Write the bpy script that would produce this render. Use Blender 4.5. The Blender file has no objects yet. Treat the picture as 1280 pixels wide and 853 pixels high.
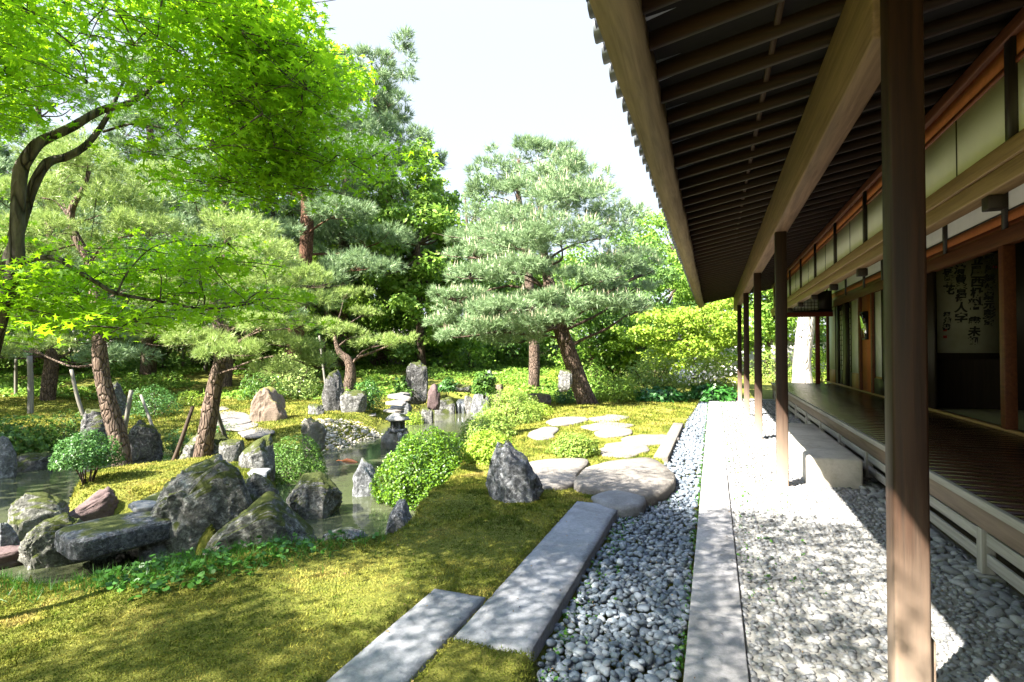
import bpy, bmesh, math, random
import numpy as np
from mathutils import Matrix, Vector

rng = np.random.default_rng(7)
random.seed(7)
sc = bpy.context.scene
C = sc.collection

# ------------------------------------------------------------------ camera, light, exposure
CAM = np.array([0.0, 0.0, 1.70])
FWD = np.array([-0.34740063, 0.93756433, 0.01690935])
RGT = np.array([0.93769840, 0.34745031, 0.0])
UPV = np.array([0.00587516, -0.01585587, 0.99985703])
FPX = 680.0
cd = bpy.data.cameras.new('camera')
cam = bpy.data.objects.new('camera', cd); C.objects.link(cam)
cd.sensor_width = 36.0; cd.lens = FPX / 1280 * 36.0
cd.clip_start = 0.05; cd.clip_end = 500
m = Matrix(((RGT[0], UPV[0], -FWD[0], CAM[0]), (RGT[1], UPV[1], -FWD[1], CAM[1]), (RGT[2], UPV[2], -FWD[2], CAM[2]), (0, 0, 0, 1)))
cam.matrix_world = m
sc.camera = cam

SUNDIR = Vector((1.0, 1.5, -1.77)).normalized()       # the way the light travels
w = bpy.data.worlds.new('World'); sc.world = w; w.use_nodes = True
nt = w.node_tree; bg = nt.nodes['Background']
sky = nt.nodes.new('ShaderNodeTexSky'); sky.sky_type = 'NISHITA'; sky.sun_disc = False
sky.sun_elevation = math.asin(-SUNDIR.z); sky.sun_rotation = math.atan2(-SUNDIR.x, -SUNDIR.y)
sky.air_density = 1.0; sky.dust_density = 1.0; sky.ozone_density = 1.0
tcw = nt.nodes.new('ShaderNodeTexCoord'); sep = nt.nodes.new('ShaderNodeSeparateXYZ'); nt.links.new(tcw.outputs['Generated'], sep.inputs[0])
mrw = nt.nodes.new('ShaderNodeMapRange'); mrw.interpolation_type = 'SMOOTHSTEP'; nt.links.new(sep.outputs[2], mrw.inputs[0])
for i_, v_ in ((1, .48), (2, .86), (3, .9), (4, 0.0)): mrw.inputs[i_].default_value = v_
mxw = nt.nodes.new('ShaderNodeMix'); mxw.data_type = 'RGBA'; nt.links.new(mrw.outputs[0], mxw.inputs[0]); nt.links.new(sky.outputs[0], mxw.inputs[6]); mxw.inputs[7].default_value = (.84, .89, .94, 1)
nt.links.new(mxw.outputs[2], bg.inputs[0]); bg.inputs[1].default_value = 0.15
sl = bpy.data.lights.new('sun', 'SUN'); sl.energy = 5.0; sl.angle = math.radians(0.5); sl.color = (1.0, 0.95, 0.86)
so = bpy.data.objects.new('sun', sl); C.objects.link(so); so.location = (-10, -15, 20)
so.rotation_euler = SUNDIR.to_track_quat('-Z', 'Y').to_euler()
sc.view_settings.view_transform = 'Standard'; sc.view_settings.look = 'None'
sc.view_settings.exposure = 2.88; sc.view_settings.gamma = 1.0
sc.render.engine = 'CYCLES'
sc.cycles.use_denoising = True
sc.cycles.max_bounces = 8; sc.cycles.diffuse_bounces = 5; sc.cycles.glossy_bounces = 3
sc.cycles.transmission_bounces = 3; sc.cycles.transparent_max_bounces = 4
sc.cycles.caustics_reflective = False; sc.cycles.caustics_refractive = False

# ------------------------------------------------------------------ placing helpers
def ray(px, py):
    return FWD + (px - 640) / FPX * RGT - (py - 426.5) / FPX * UPV
def P(px, py, z=0.0):
    d = ray(px, py); k = (z - CAM[2]) / d[2]
    return CAM + d * k
def PD(px, py, D):
    return CAM + ray(px, py) * D
def depth(p):
    return float(np.dot(np.asarray(p, float) - CAM, FWD))

# ------------------------------------------------------------------ noise
def _hash(ix, iy, iz, s):
    h = (ix * 374761393 + iy * 668265263 + iz * 2147483647 + s * 1274126177) & 0xFFFFFFFF
    h = ((h ^ (h >> 13)) * 1274126177) & 0xFFFFFFFF
    return ((h ^ (h >> 16)) & 0xFFFF) / 65535.0
def vnoise(p, s=0):
    p = np.asarray(p, float); i = np.floor(p).astype(np.int64); f = p - i
    f = f * f * (3 - 2 * f); out = 0
    for dx in (0, 1):
        for dy in (0, 1):
            for dz in (0, 1):
                wgt = (f[:, 0] if dx else 1 - f[:, 0]) * (f[:, 1] if dy else 1 - f[:, 1]) * (f[:, 2] if dz else 1 - f[:, 2])
                out = out + wgt * _hash(i[:, 0] + dx, i[:, 1] + dy, i[:, 2] + dz, s)
    return out * 2 - 1
def fbm(p, s=0, o=4):
    p = np.asarray(p, float); a = 0.5; r = 0
    for k in range(o):
        r = r + a * vnoise(p * 2.03 ** k + 17.3 * k, s + k); a *= 0.5
    return r

# ------------------------------------------------------------------ mesh helpers
def link_mesh(name, V, faces, mat, parent=None, smooth=False, loc=None):
    """faces: list of int arrays (n,k)"""
    V = np.asarray(V, np.float32)
    me = bpy.data.meshes.new(name)
    if loc is None and parent is not None:
        loc0 = np.array(parent_world(parent), np.float32)
        V = V - loc0
    elif loc is not None:
        V = V - np.array(loc, np.float32)
    me.vertices.add(len(V)); me.vertices.foreach_set('co', V.ravel())
    faces = [np.asarray(f, np.int32) for f in faces if len(f)]
    li = np.concatenate([f.ravel() for f in faces])
    tot = np.concatenate([np.full(len(f), f.shape[1], np.int32) for f in faces])
    st = np.concatenate([[0], np.cumsum(tot)[:-1]]).astype(np.int32)
    me.loops.add(len(li)); me.loops.foreach_set('vertex_index', li)
    me.polygons.add(len(tot)); me.polygons.foreach_set('loop_start', st); me.polygons.foreach_set('loop_total', tot)
    if smooth: me.polygons.foreach_set('use_smooth', np.ones(len(tot), bool))
    me.update(calc_edges=True); me.validate()
    if mat is not None: me.materials.append(mat)
    o = bpy.data.objects.new(name, me); C.objects.link(o)
    if parent is not None: o.parent = parent
    elif loc is not None: o.location = loc
    return o
def parent_world(o):
    v = Vector((0, 0, 0))
    while o is not None:
        v = v + o.location; o = o.parent
    return v
def tag(o, label=None, cat=None, group=None, kind=None):
    if label: o['label'] = label
    if cat: o['category'] = cat
    if group: o['group'] = group
    if kind: o['kind'] = kind
    return o
def empty(name, loc, label=None, cat=None, group=None):
    o = bpy.data.objects.new(name, None); C.objects.link(o); o.location = [float(c) for c in loc]
    return tag(o, label, cat, group)

class MB:
    def __init__(s): s.V = []; s.F3 = []; s.F4 = []; s.n = 0
    def add(s, V, F):
        V = np.asarray(V, float); F = np.asarray(F, int)
        s.V.append(V); (s.F3 if F.shape[1] == 3 else s.F4).append(F + s.n); s.n += len(V); return s
    def hexa(s, P8):
        return s.add(P8, [(0, 3, 2, 1), (4, 5, 6, 7), (0, 1, 5, 4), (1, 2, 6, 5), (2, 3, 7, 6), (3, 0, 4, 7)])
    def box(s, x0, x1, y0, y1, z0, z1):
        return s.hexa([(x0, y0, z0), (x1, y0, z0), (x1, y1, z0), (x0, y1, z0), (x0, y0, z1), (x1, y0, z1), (x1, y1, z1), (x0, y1, z1)])
    def prism(s, pts, y0, y1):            # outline (x,z) swept along y
        n = len(pts)
        V = [(x, y0, z) for x, z in pts] + [(x, y1, z) for x, z in pts]
        s.add(V, [(i, i + n, (i + 1) % n + n, (i + 1) % n) for i in range(n)])
        c0 = (np.mean([p[0] for p in pts]), np.mean([p[1] for p in pts]))
        s.add([(x, y0, z) for x, z in pts] + [(c0[0], y0, c0[1])], [(i, (i + 1) % n, n) for i in range(n)])
        s.add([(x, y1, z) for x, z in pts] + [(c0[0], y1, c0[1])], [((i + 1) % n, i, n) for i in range(n)])
        return s
    def tube(s, pts, rad, seg=8, sub=4, rough=0.0, seed=0):
        V, F, F2 = tube_arrays(pts, rad, seg, sub, rough, seed)
        s.add(V, F)
        if len(F2): s.F3.append(np.asarray(F2) + s.n - len(V))
        return s
    def build(s, name, mat, parent=None, smooth=False, bevel=0.0, loc=None):
        V = np.concatenate(s.V); fs = []
        if s.F3: fs.append(np.concatenate(s.F3))
        if s.F4: fs.append(np.concatenate(s.F4))
        o = link_mesh(name, V, fs, mat, parent, smooth, loc)
        if bevel:
            b = o.modifiers.new('edge', 'BEVEL'); b.width = bevel; b.segments = 2; b.limit_method = 'ANGLE'
        return o

def catmull(P_, sub):
    P_ = np.asarray(P_, float)
    if len(P_) < 3 or sub < 2:
        if len(P_) == 2 and sub > 1:
            t = np.linspace(0, 1, sub + 1)[:, None]; return P_[0] * (1 - t) + P_[1] * t
        return P_
    Q = np.vstack([2 * P_[0] - P_[1], P_, 2 * P_[-1] - P_[-2]]); out = []
    for i in range(1, len(Q) - 2):
        for t in np.linspace(0, 1, sub, endpoint=False):
            a, b, c, d = Q[i - 1], Q[i], Q[i + 1], Q[i + 2]
            out.append(0.5 * (2 * b + (c - a) * t + (2 * a - 5 * b + 4 * c - d) * t * t + (-a + 3 * b - 3 * c + d) * t ** 3))
    out.append(P_[-1]); return np.array(out)
def tube_arrays(pts, rad, seg, sub, rough=0.0, seed=0):
    rad = np.asarray(rad, float)
    path = catmull(np.column_stack([np.asarray(pts, float), rad]), sub)
    c, r = path[:, :3], np.maximum(path[:, 3], 0.002)
    T = np.gradient(c, axis=0); T /= np.linalg.norm(T, axis=1)[:, None] + 1e-9
    u = np.cross(T[0], (0.31, 0.2, 0.93)); u /= np.linalg.norm(u) + 1e-9
    rings = []
    ang = np.linspace(0, 2 * math.pi, seg, endpoint=False)
    for i in range(len(c)):
        u = u - T[i] * np.dot(u, T[i]); u /= np.linalg.norm(u) + 1e-9
        v = np.cross(T[i], u)
        rings.append(c[i] + r[i] * (np.cos(ang)[:, None] * u + np.sin(ang)[:, None] * v))
    V = np.concatenate(rings)
    if rough:
        cc = np.repeat(c, seg, 0); rr = np.repeat(r, seg)
        q = V / np.maximum(rr.mean(), .01) * np.array([1.0, 1.0, .35])
        V = cc + (V - cc) * (1 + rough * (fbm(q * .9, seed, 3)))[:, None]
    n = len(c); a = np.arange(n - 1)[:, None] * seg + np.arange(seg)[None]
    b = np.arange(n - 1)[:, None] * seg + (np.arange(seg)[None] + 1) % seg
    F = np.stack([a, b, b + seg, a + seg], -1).reshape(-1, 4)
    V = np.vstack([V, c[-1]]); e = (n - 1) * seg
    F2 = [(e + i, e + (i + 1) % seg, n * seg) for i in range(seg)]
    return V, F, F2

def inst(tv, tf, pos, R, sc_):
    tv = np.asarray(tv, float); tf = np.asarray(tf, int); n = len(pos)
    sc_ = np.asarray(sc_, float)
    if sc_.ndim == 1: sc_ = sc_[:, None]
    V = np.einsum('nij,nkj->nki', R, tv[None] * (sc_[:, None, :] if sc_.shape[1] == 3 else sc_[:, None, :])) + np.asarray(pos)[:, None]
    F = tf[None] + (np.arange(n) * len(tv))[:, None, None]
    return V.reshape(-1, 3), F.reshape(-1, tf.shape[1])
def frames(N, spin=None):
    N = N / (np.linalg.norm(N, axis=1)[:, None] + 1e-9); n = len(N)
    a = rng.normal(size=(n, 3)) if spin is None else spin
    X = np.cross(N, a); X /= np.linalg.norm(X, axis=1)[:, None] + 1e-9
    Y = np.cross(N, X)
    return np.stack([X, Y, N], -1)
LEAF_V = np.array([(0, 0, 0), (.30, .45, .05), (0, 1, -.08), (-.30, .45, .05)]); LEAF_F = [(0, 1, 2, 3)]
def _star():
    V = [(0, 0, 0)]; ang = [-112, -58, 0, 58, 112]; L = [.55, .86, 1.0, .86, .55]; va = [-140, -85, -29, 29, 85, 140]; vr = [.2, .27, .33, .33, .27, .2]
    for i in range(6): V.append((math.sin(math.radians(va[i])) * vr[i], math.cos(math.radians(va[i])) * vr[i], .02))
    for i in range(5): V.append((math.sin(math.radians(ang[i])) * L[i], math.cos(math.radians(ang[i])) * L[i], -.14 * L[i]))
    return np.array(V), [(0, i + 1, i + 7, i + 2) for i in range(5)]
STAR_V, STAR_F = _star()
def leaf_arrays(pos, up, size, tv=LEAF_V, tf=LEAF_F, tilt=0.6):
    n = len(pos); N = np.asarray(up) + rng.normal(size=(n, 3)) * tilt
    return inst(tv, tf, pos, frames(N), size * np.exp(rng.normal(size=n) * .26))
def needles(pos, axis, nn, L, wd, spread):
    n = len(pos)
    A = axis / (np.linalg.norm(axis, axis=1)[:, None] + 1e-9)
    A = np.repeat(A, nn, 0); B = np.repeat(pos, nn, 0)
    d = A + rng.normal(size=(n * nn, 3)) * spread; d /= np.linalg.norm(d, axis=1)[:, None]
    l = L * rng.uniform(.7, 1.15, n * nn)[:, None]
    B = B + A * rng.uniform(-.35, .35, n * nn)[:, None] * L
    s = np.cross(d, rng.normal(size=(n * nn, 3))); s /= np.linalg.norm(s, axis=1)[:, None]
    V = np.stack([B + s * wd, B - s * wd, B + d * l], 1).reshape(-1, 3)
    return V, np.arange(len(V)).reshape(-1, 3)

# ------------------------------------------------------------------ materials
def newmat(name):
    mt = bpy.data.materials.new(name); mt.use_nodes = True
    t = mt.node_tree; b = t.nodes['Principled BSDF']
    return mt, t, b
def N(t, typ, **kw):
    n = t.nodes.new(typ)
    for k, v in kw.items():
        if k.startswith('i_'):
            n.inputs[k[2:].replace('_', ' ')].default_value = v
        else: setattr(n, k, v)
    return n
def ramp(t, src, stops):
    r = N(t, 'ShaderNodeValToRGB'); cr = r.color_ramp
    while len(cr.elements) < len(stops): cr.elements.new(0.5)
    for e, (p, c) in zip(cr.elements, stops): e.position = p; e.color = (*c, 1)
    t.links.new(src, r.inputs[0]); return r.outputs[0]
def coords(t, scale=(1, 1, 1), kind='Object'):
    tc = N(t, 'ShaderNodeTexCoord'); mp = N(t, 'ShaderNodeMapping'); mp.inputs['Scale'].default_value = scale
    t.links.new(tc.outputs[kind], mp.inputs[0]); return mp.outputs[0]
def noise(t, co, scale, detail=6, rough=.6, dist=0.0):
    n = N(t, 'ShaderNodeTexNoise'); n.inputs['Scale'].default_value = scale; n.inputs['Detail'].default_value = detail
    n.inputs['Roughness'].default_value = rough; n.inputs['Distortion'].default_value = dist
    t.links.new(co, n.inputs['Vector']); return n.outputs[0]
def mix(t, f, a, b, blend='MIX'):
    n = N(t, 'ShaderNodeMix', data_type='RGBA', blend_type=blend)
    for sock, v in ((n.inputs[0], f), (n.inputs[6], a), (n.inputs[7], b)):
        if isinstance(v, (int, float)): sock.default_value = v
        elif isinstance(v, tuple): sock.default_value = (*v, 1) if len(v) == 3 else v
        else: t.links.new(v, sock)
    return n.outputs[2]
def bump(t, b, h, strength, dist=0.02):
    n = N(t, 'ShaderNodeBump'); n.inputs['Strength'].default_value = strength; n.inputs['Distance'].default_value = dist
    t.links.new(h, n.inputs['Height']); t.links.new(n.outputs[0], b.inputs['Normal'])
def wood(name, dark, light, axis, rough=.6, grain=28, grey=None, spec=.3, bs=.35, bd=.006):
    mt, t, b = newmat(name)
    s = [grain, grain, grain]; s['xyz'.index(axis)] = 1.1
    co = coords(t, s)
    n1 = noise(t, co, 1.0, 8, .65, .6); n2 = noise(t, coords(t, [v / 9 for v in s]), 1.0, 3, .5)
    col = ramp(t, n1, [(.3, dark), (.7, light)])
    col = mix(t, ramp(t, n2, [(.35, (0, 0, 0)), (.7, (1, 1, 1))]), col, mix(t, .45, col, grey if grey else dark))
    t.links.new(col, b.inputs['Base Color']); b.inputs['Roughness'].default_value = rough
    b.inputs['Specular IOR Level'].default_value = spec
    bump(t, b, n1, bs, bd); return mt
def stone(name, dark, mid, light, scale=6, moss=None, moss_amt=.5, lichen=0.0, rough=.85, bstr=.5):
    mt, t, b = newmat(name)
    co = coords(t); n1 = noise(t, co, scale, 9, .68, .3); n2 = noise(t, co, scale * .33, 4, .55)
    n3 = noise(t, co, scale * 9, 4, .7)
    col = ramp(t, n1, [(.28, dark), (.5, mid), (.72, light)])
    col = mix(t, .5, col, ramp(t, n3, [(.3, dark), (.7, light)]))
    col = mix(t, .8, col, ramp(t, noise(t, co, 2.3, 5, .65, .8), [(.3, (.62, .61, .58)), (.62, (1.12, 1.12, 1.12))]), 'MULTIPLY')
    if lichen:
        nl = noise(t, co, scale * 5.5, 5, .7); nk = noise(t, co, scale * .8, 3, .5)
        am = N(t, 'ShaderNodeMath', operation='MULTIPLY'); t.links.new(ramp(t, nl, [(.52, (0, 0, 0)), (.66, (1, 1, 1))]), am.inputs[0]); t.links.new(ramp(t, nk, [(.55 - lichen * .3, (0, 0, 0)), (.75, (lichen * 1.6,) * 3)]), am.inputs[1])
        col = mix(t, am.outputs[0], col, (.36, .37, .33))
        nm = noise(t, co, scale * 3.2, 9, .78, .6); col = mix(t, ramp(t, nm, [(.52, (0, 0, 0)), (.60, (.75, .75, .75))]), col, tuple(min(.5, c * 1.55 + .02) for c in light)); col = mix(t, ramp(t, nm, [(.36, (.8, .8, .8)), (.45, (0, 0, 0))]), col, tuple(c * .6 for c in dark))
        crv = noise(t, co, scale * 1.6, 8, .75, 1.2); col = mix(t, 1.0, col, ramp(t, crv, [(.34, (.45, .45, .43)), (.48, (1, 1, 1))]), 'MULTIPLY')
    if moss:
        g = N(t, 'ShaderNodeNewGeometry'); sp = N(t, 'ShaderNodeSeparateXYZ'); t.links.new(g.outputs['Normal'], sp.inputs[0])
        a = N(t, 'ShaderNodeMath', operation='MULTIPLY_ADD'); t.links.new(sp.outputs[2], a.inputs[0]); a.inputs[1].default_value = .45; t.links.new(n2, a.inputs[2])
        f = ramp(t, a.outputs[0], [(.92 - moss_amt * .45, (0, 0, 0)), (1.02 - moss_amt * .45, (1, 1, 1))])
        col = mix(t, f, col, mix(t, n3, tuple(c * .6 for c in moss), tuple(c * 1.4 for c in moss)))
    t.links.new(col, b.inputs['Base Color']); b.inputs['Roughness'].default_value = rough; b.inputs['Specular IOR Level'].default_value = .25
    ad = N(t, 'ShaderNodeMath', operation='MULTIPLY_ADD'); t.links.new(n3, ad.inputs[0]); ad.inputs[1].default_value = .3; t.links.new(n1, ad.inputs[2])
    bump(t, b, ad.outputs[0], min(1, bstr * 1.7), .09 if lichen else .03); return mt
def leafmat(name, c1, c2, trans=.4, tcol=None, rough=.5, spec=.3, per='isl'):
    mt, t, b = newmat(name)
    g = N(t, 'ShaderNodeNewGeometry')
    col = ramp(t, g.outputs['Random Per Island'], [(0, c1), (1, c2)])
    t.links.new(col, b.inputs['Base Color']); b.inputs['Roughness'].default_value = rough; b.inputs['Specular IOR Level'].default_value = spec
    tr = N(t, 'ShaderNodeBsdfTranslucent')
    if tcol: t.links.new(mix(t, .7, col, tcol), tr.inputs[0])
    else: t.links.new(col, tr.inputs[0])
    ms = N(t, 'ShaderNodeMixShader'); ms.inputs[0].default_value = trans
    t.links.new(b.outputs[0], ms.inputs[1]); t.links.new(tr.outputs[0], ms.inputs[2])
    t.links.new(ms.outputs[0], t.nodes['Material Output'].inputs[0]); return mt
def plain(name, c1, c2, scale=8, rough=.8, bstr=.15, spec=.3, stretch=(1, 1, 1)):
    mt, t, b = newmat(name); n1 = noise(t, coords(t, stretch), scale, 6, .6)
    t.links.new(ramp(t, n1, [(.3, c1), (.7, c2)]), b.inputs['Base Color']); b.inputs['Roughness'].default_value = rough
    b.inputs['Specular IOR Level'].default_value = spec
    bump(t, b, n1, bstr, .01); return mt

M = {}
M['post'] = wood('post_wood', (.008, .003, .0016), (.038, .014, .006), 'z', .55, 30, (.028, .012, .006))
def sunlit_weathered_post():  # pale foot: wear plus the sunlit zone below the eave shadow, put into colour
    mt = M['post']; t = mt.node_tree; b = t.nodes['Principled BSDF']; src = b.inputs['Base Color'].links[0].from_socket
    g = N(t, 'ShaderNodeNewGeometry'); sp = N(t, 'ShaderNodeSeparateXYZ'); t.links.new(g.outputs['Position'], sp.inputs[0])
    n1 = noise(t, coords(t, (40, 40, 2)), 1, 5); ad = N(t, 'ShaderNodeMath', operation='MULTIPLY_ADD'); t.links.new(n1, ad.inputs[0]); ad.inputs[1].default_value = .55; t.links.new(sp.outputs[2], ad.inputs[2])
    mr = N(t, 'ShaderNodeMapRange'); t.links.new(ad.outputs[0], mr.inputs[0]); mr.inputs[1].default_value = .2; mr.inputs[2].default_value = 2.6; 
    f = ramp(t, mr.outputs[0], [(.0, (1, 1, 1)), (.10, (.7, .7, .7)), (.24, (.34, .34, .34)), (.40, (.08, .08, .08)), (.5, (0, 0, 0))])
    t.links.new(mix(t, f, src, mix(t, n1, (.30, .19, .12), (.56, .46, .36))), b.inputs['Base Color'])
sunlit_weathered_post()
M['beam'] = wood('beam_wood', (.10, .053, .033), (.28, .165, .105), 'y', .7, 26, (.2, .15, .10))
M['fascia'] = wood('weathered_board', (.10, .068, .035), (.28, .20, .115), 'y', .8, 22, (.30, .25, .17))
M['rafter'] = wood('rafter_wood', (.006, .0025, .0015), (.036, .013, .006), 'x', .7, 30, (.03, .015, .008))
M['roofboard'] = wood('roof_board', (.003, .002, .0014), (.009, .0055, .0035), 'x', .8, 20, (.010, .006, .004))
M['batten'] = wood('batten_wood', (.03, .017, .01), (.08, .045, .025), 'y', .7, 30)
M['floor'] = wood('veranda_plank', (.016, .007, .0045), (.055, .022, .012), 'x', .24, 14, (.05, .022, .014), .5, .08, .004)
M['greywood'] = wood('grey_wood', (.20, .18, .155), (.42, .39, .34), 'y', .85, 26, (.33, .31, .28))
M['greypost'] = wood('grey_post', (.22, .20, .17), (.45, .42, .36), 'z', .85, 26)
M['edge'] = wood('edge_wood', (.085, .055, .038), (.20, .14, .10), 'y', .6, 26, (.23, .19, .15))
M['red'] = wood('red_wood', (.11, .026, .010), (.26, .07, .022), 'y', .5, 26)
M['redx'] = wood('red_wood_cross', (.09, .014, .008), (.18, .032, .014), 'x', .5, 26)
M['orange'] = plain('orange_clay', (.42, .13, .035), (.52, .17, .05), 14, .8, .1)
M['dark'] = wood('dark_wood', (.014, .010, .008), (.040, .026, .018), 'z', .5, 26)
M['kamoi'] = wood('lintel_wood', (.07, .020, .008), (.17, .055, .02), 'y', .55, 30)
M['gate'] = wood('hanging_beam_wood', (.17, .10, .05), (.38, .24, .12), 'y', .55, 30, (.2, .13, .07))
M['tan'] = wood('tan_dado', (.30, .17, .06), (.46, .28, .11), 'z', .6, 30)
M['plaster'] = plain('plaster', (.80, .78, .73), (.86, .84, .79), 5, .9, .05)
M['paper'] = plain('paper', (.62, .62, .54), (.72, .72, .64), 5, .9, .03)
M['tile'] = plain('roof_tile', (.06, .065, .075), (.13, .14, .155), 6, .38, .1, .5)
M['granite'] = stone('granite', (.11, .115, .13), (.215, .22, .24), (.33, .335, .35), 34, rough=.8, bstr=.15)
M['curb'] = stone('curb_granite', (.16, .155, .16), (.27, .265, .27), (.38, .37, .37), 34, rough=.8, bstr=.15)
M['step'] = stone('step_granite', (.38, .34, .29), (.48, .44, .38), (.56, .52, .46), 30, rough=.8, bstr=.15)
M['mortar'] = stone('mortar', (.16, .155, .14), (.23, .22, .205), (.30, .29, .265), 22, rough=.95, bstr=.2)
M['soil'] = plain('soil', (.04, .032, .022), (.09, .07, .045), 30, .95, .3)
MOSS = (.045, .055, .010)
M['rock'] = stone('rock_grey', (.035, .034, .032), (.115, .113, .106), (.25, .245, .23), 4.5, MOSS, .62, .35)
M['rock2'] = stone('rock_blue', (.04, .042, .046), (.11, .114, .122), (.225, .23, .238), 4.0, MOSS, .18, .4)
M['rockd'] = stone('rock_dark', (.018, .017, .016), (.06, .058, .056), (.15, .145, .14), 5, MOSS, .55, .25)
M['rockm'] = stone('rock_mossy', (.03, .03, .025), (.10, .10, .085), (.24, .23, .20), 4, (.05, .06, .010), .48, .3)
M['rockr'] = stone('rock_red', (.04, .025, .024), (.095, .062, .06), (.16, .115, .11), 5, None)
M['rockb'] = stone('rock_brown', (.07, .05, .036), (.15, .11, .08), (.24, .185, .14), 4, (.10, .10, .02), .35)
M['rockp'] = stone('rock_pale', (.06, .055, .047), (.145, .135, .118), (.25, .238, .21), 5, (.16, .16, .03), .3)
M['flat'] = stone('flat_stone', (.09, .08, .07), (.165, .148, .13), (.24, .22, .195), 5, None, bstr=.6)
M['flatg'] = stone('flat_grey', (.10, .10, .10), (.17, .17, .175), (.25, .25, .255), 6, None, bstr=.35)
M['mflat'] = stone('flat_mossy', (.15, .15, .14), (.26, .255, .24), (.38, .37, .35), 6, MOSS, .3, bstr=.35)
def bark(name, dark, light, other, sc_=17, zs=.34):
    mt, t, b = newmat(name); co = coords(t, (1, 1, zs)); n0 = N(t, 'ShaderNodeTexNoise'); n0.inputs['Scale'].default_value = 6; t.links.new(co, n0.inputs['Vector'])
    wv = mix(t, .14, co, n0.outputs[1]); v = N(t, 'ShaderNodeTexVoronoi', feature='DISTANCE_TO_EDGE'); v.inputs['Scale'].default_value = sc_; t.links.new(wv, v.inputs['Vector'])
    n1 = noise(t, coords(t, (1, 1, .25)), 30, 7, .7, .4); n2 = noise(t, coords(t), 2.2, 4, .6)
    col = mix(t, ramp(t, n2, [(.4, (0, 0, 0)), (.62, (1, 1, 1))]), light, other); col = mix(t, .75, col, ramp(t, n1, [(.3, dark), (.65, light)]))
    col = mix(t, ramp(t, v.outputs[0], [(.0, (.85, .85, .85)), (.07, (0, 0, 0))]), col, tuple(c * .7 for c in dark))
    t.links.new(col, b.inputs['Base Color']); b.inputs['Roughness'].default_value = .92; b.inputs['Specular IOR Level'].default_value = .15
    h_ = N(t, 'ShaderNodeMath', operation='MULTIPLY_ADD'); t.links.new(n1, h_.inputs[0]); h_.inputs[1].default_value = .35; t.links.new(ramp(t, v.outputs[0], [(0, (0, 0, 0)), (.16, (1, 1, 1))]), h_.inputs[2])
    bump(t, b, h_.outputs[0], 1.0, .035); return mt
M['bark'] = wood('pine_bark', (.035, .024, .018), (.21, .15, .11), 'z', .9, 13, (.16, .13, .11), bs=1.0, bd=.05)
M['barkr'] = wood('red_pine_bark', (.04, .018, .011), (.20, .10, .06), 'z', .9, 11, (.15, .10, .075), bs=1.0, bd=.05)
M['barkm'] = wood('maple_bark', (.022, .017, .013), (.13, .105, .085), 'z', .85, 10, (.20, .18, .15), bs=1.0, bd=.05)
M['barkp'] = wood('pale_bark', (.30, .26, .22), (.55, .50, .44), 'z', .9, 8, (.5, .45, .4), bs=1.0, bd=.05)
M['bark'] = bark('pine_plate_bark', (.030, .021, .016), (.17, .125, .095), (.21, .125, .085))
M['barkr'] = bark('red_plate_bark', (.030, .016, .011), (.19, .105, .07), (.24, .105, .055))
M['barkm'] = bark('maple_grey_bark', (.022, .018, .014), (.12, .10, .082), (.20, .18, .155), 14, .15)
M['barkp'] = bark('pale_grey_bark', (.16, .14, .12), (.42, .38, .34), (.5, .46, .42), 7, .2)
M['pole'] = wood('grey_pole', (.09, .08, .065), (.24, .22, .18), 'z', .9, 20)
M['poled'] = wood('dark_pole', (.025, .016, .010), (.08, .05, .03), 'z', .8, 20)
M['maple'] = leafmat('maple_leaf', (.075, .21, .008), (.23, .42, .016), .6, (.43, .72, .016))
M['pine'] = leafmat('pine_needle', (.09, .165, .06), (.33, .44, .22), .25, None, .45, .4)
M['pinel'] = leafmat('pine_needle_light', (.15, .24, .05), (.36, .44, .13), .35, None, .45, .35)
M['pineb'] = leafmat('pine_needle_blue', (.09, .165, .075), (.29, .39, .18), .3, None, .45, .4)
M['candle'] = leafmat('pine_candle', (.50, .42, .26), (.66, .58, .40), .15)
M['azalea'] = leafmat('azalea_leaf', (.014, .06, .004), (.13, .235, .008), .25, (.14, .25, .008), .45, .35)
M['azaleap'] = leafmat('azalea_pale_leaf', (.12, .22, .03), (.32, .40, .08), .4, None, .5, .3)
M['shrubd'] = leafmat('dark_shrub_leaf', (.03, .10, .02), (.10, .22, .04), .35, None, .45, .4)
M['shrubm'] = leafmat('mid_shrub_leaf', (.04, .11, .015), (.12, .22, .03), .4)
M['lime'] = leafmat('lime_leaf', (.16, .28, .02), (.36, .46, .06), .45)
M['broadd'] = leafmat('dark_tree_leaf', (.07, .16, .035), (.20, .32, .07), .45)
M['broadm'] = leafmat('mid_tree_leaf', (.10, .22, .025), (.27, .41, .06), .45)
M['broadl'] = leafmat('light_tree_leaf', (.13, .26, .022), (.32, .46, .06), .45)
M['hosta'] = leafmat('hosta_leaf', (.02, .10, .015), (.06, .20, .03), .3, None, .4, .4)
M['weed'] = leafmat('weed_leaf', (.035, .12, .012), (.10, .26, .03), .4, None, .45, .4)
M['white'] = leafmat('white_petal', (.75, .72, .68), (.85, .80, .78), .3)
M['iron'] = plain('black_lacquer', (.01, .008, .007), (.02, .015, .012), 10, .35)

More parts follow.
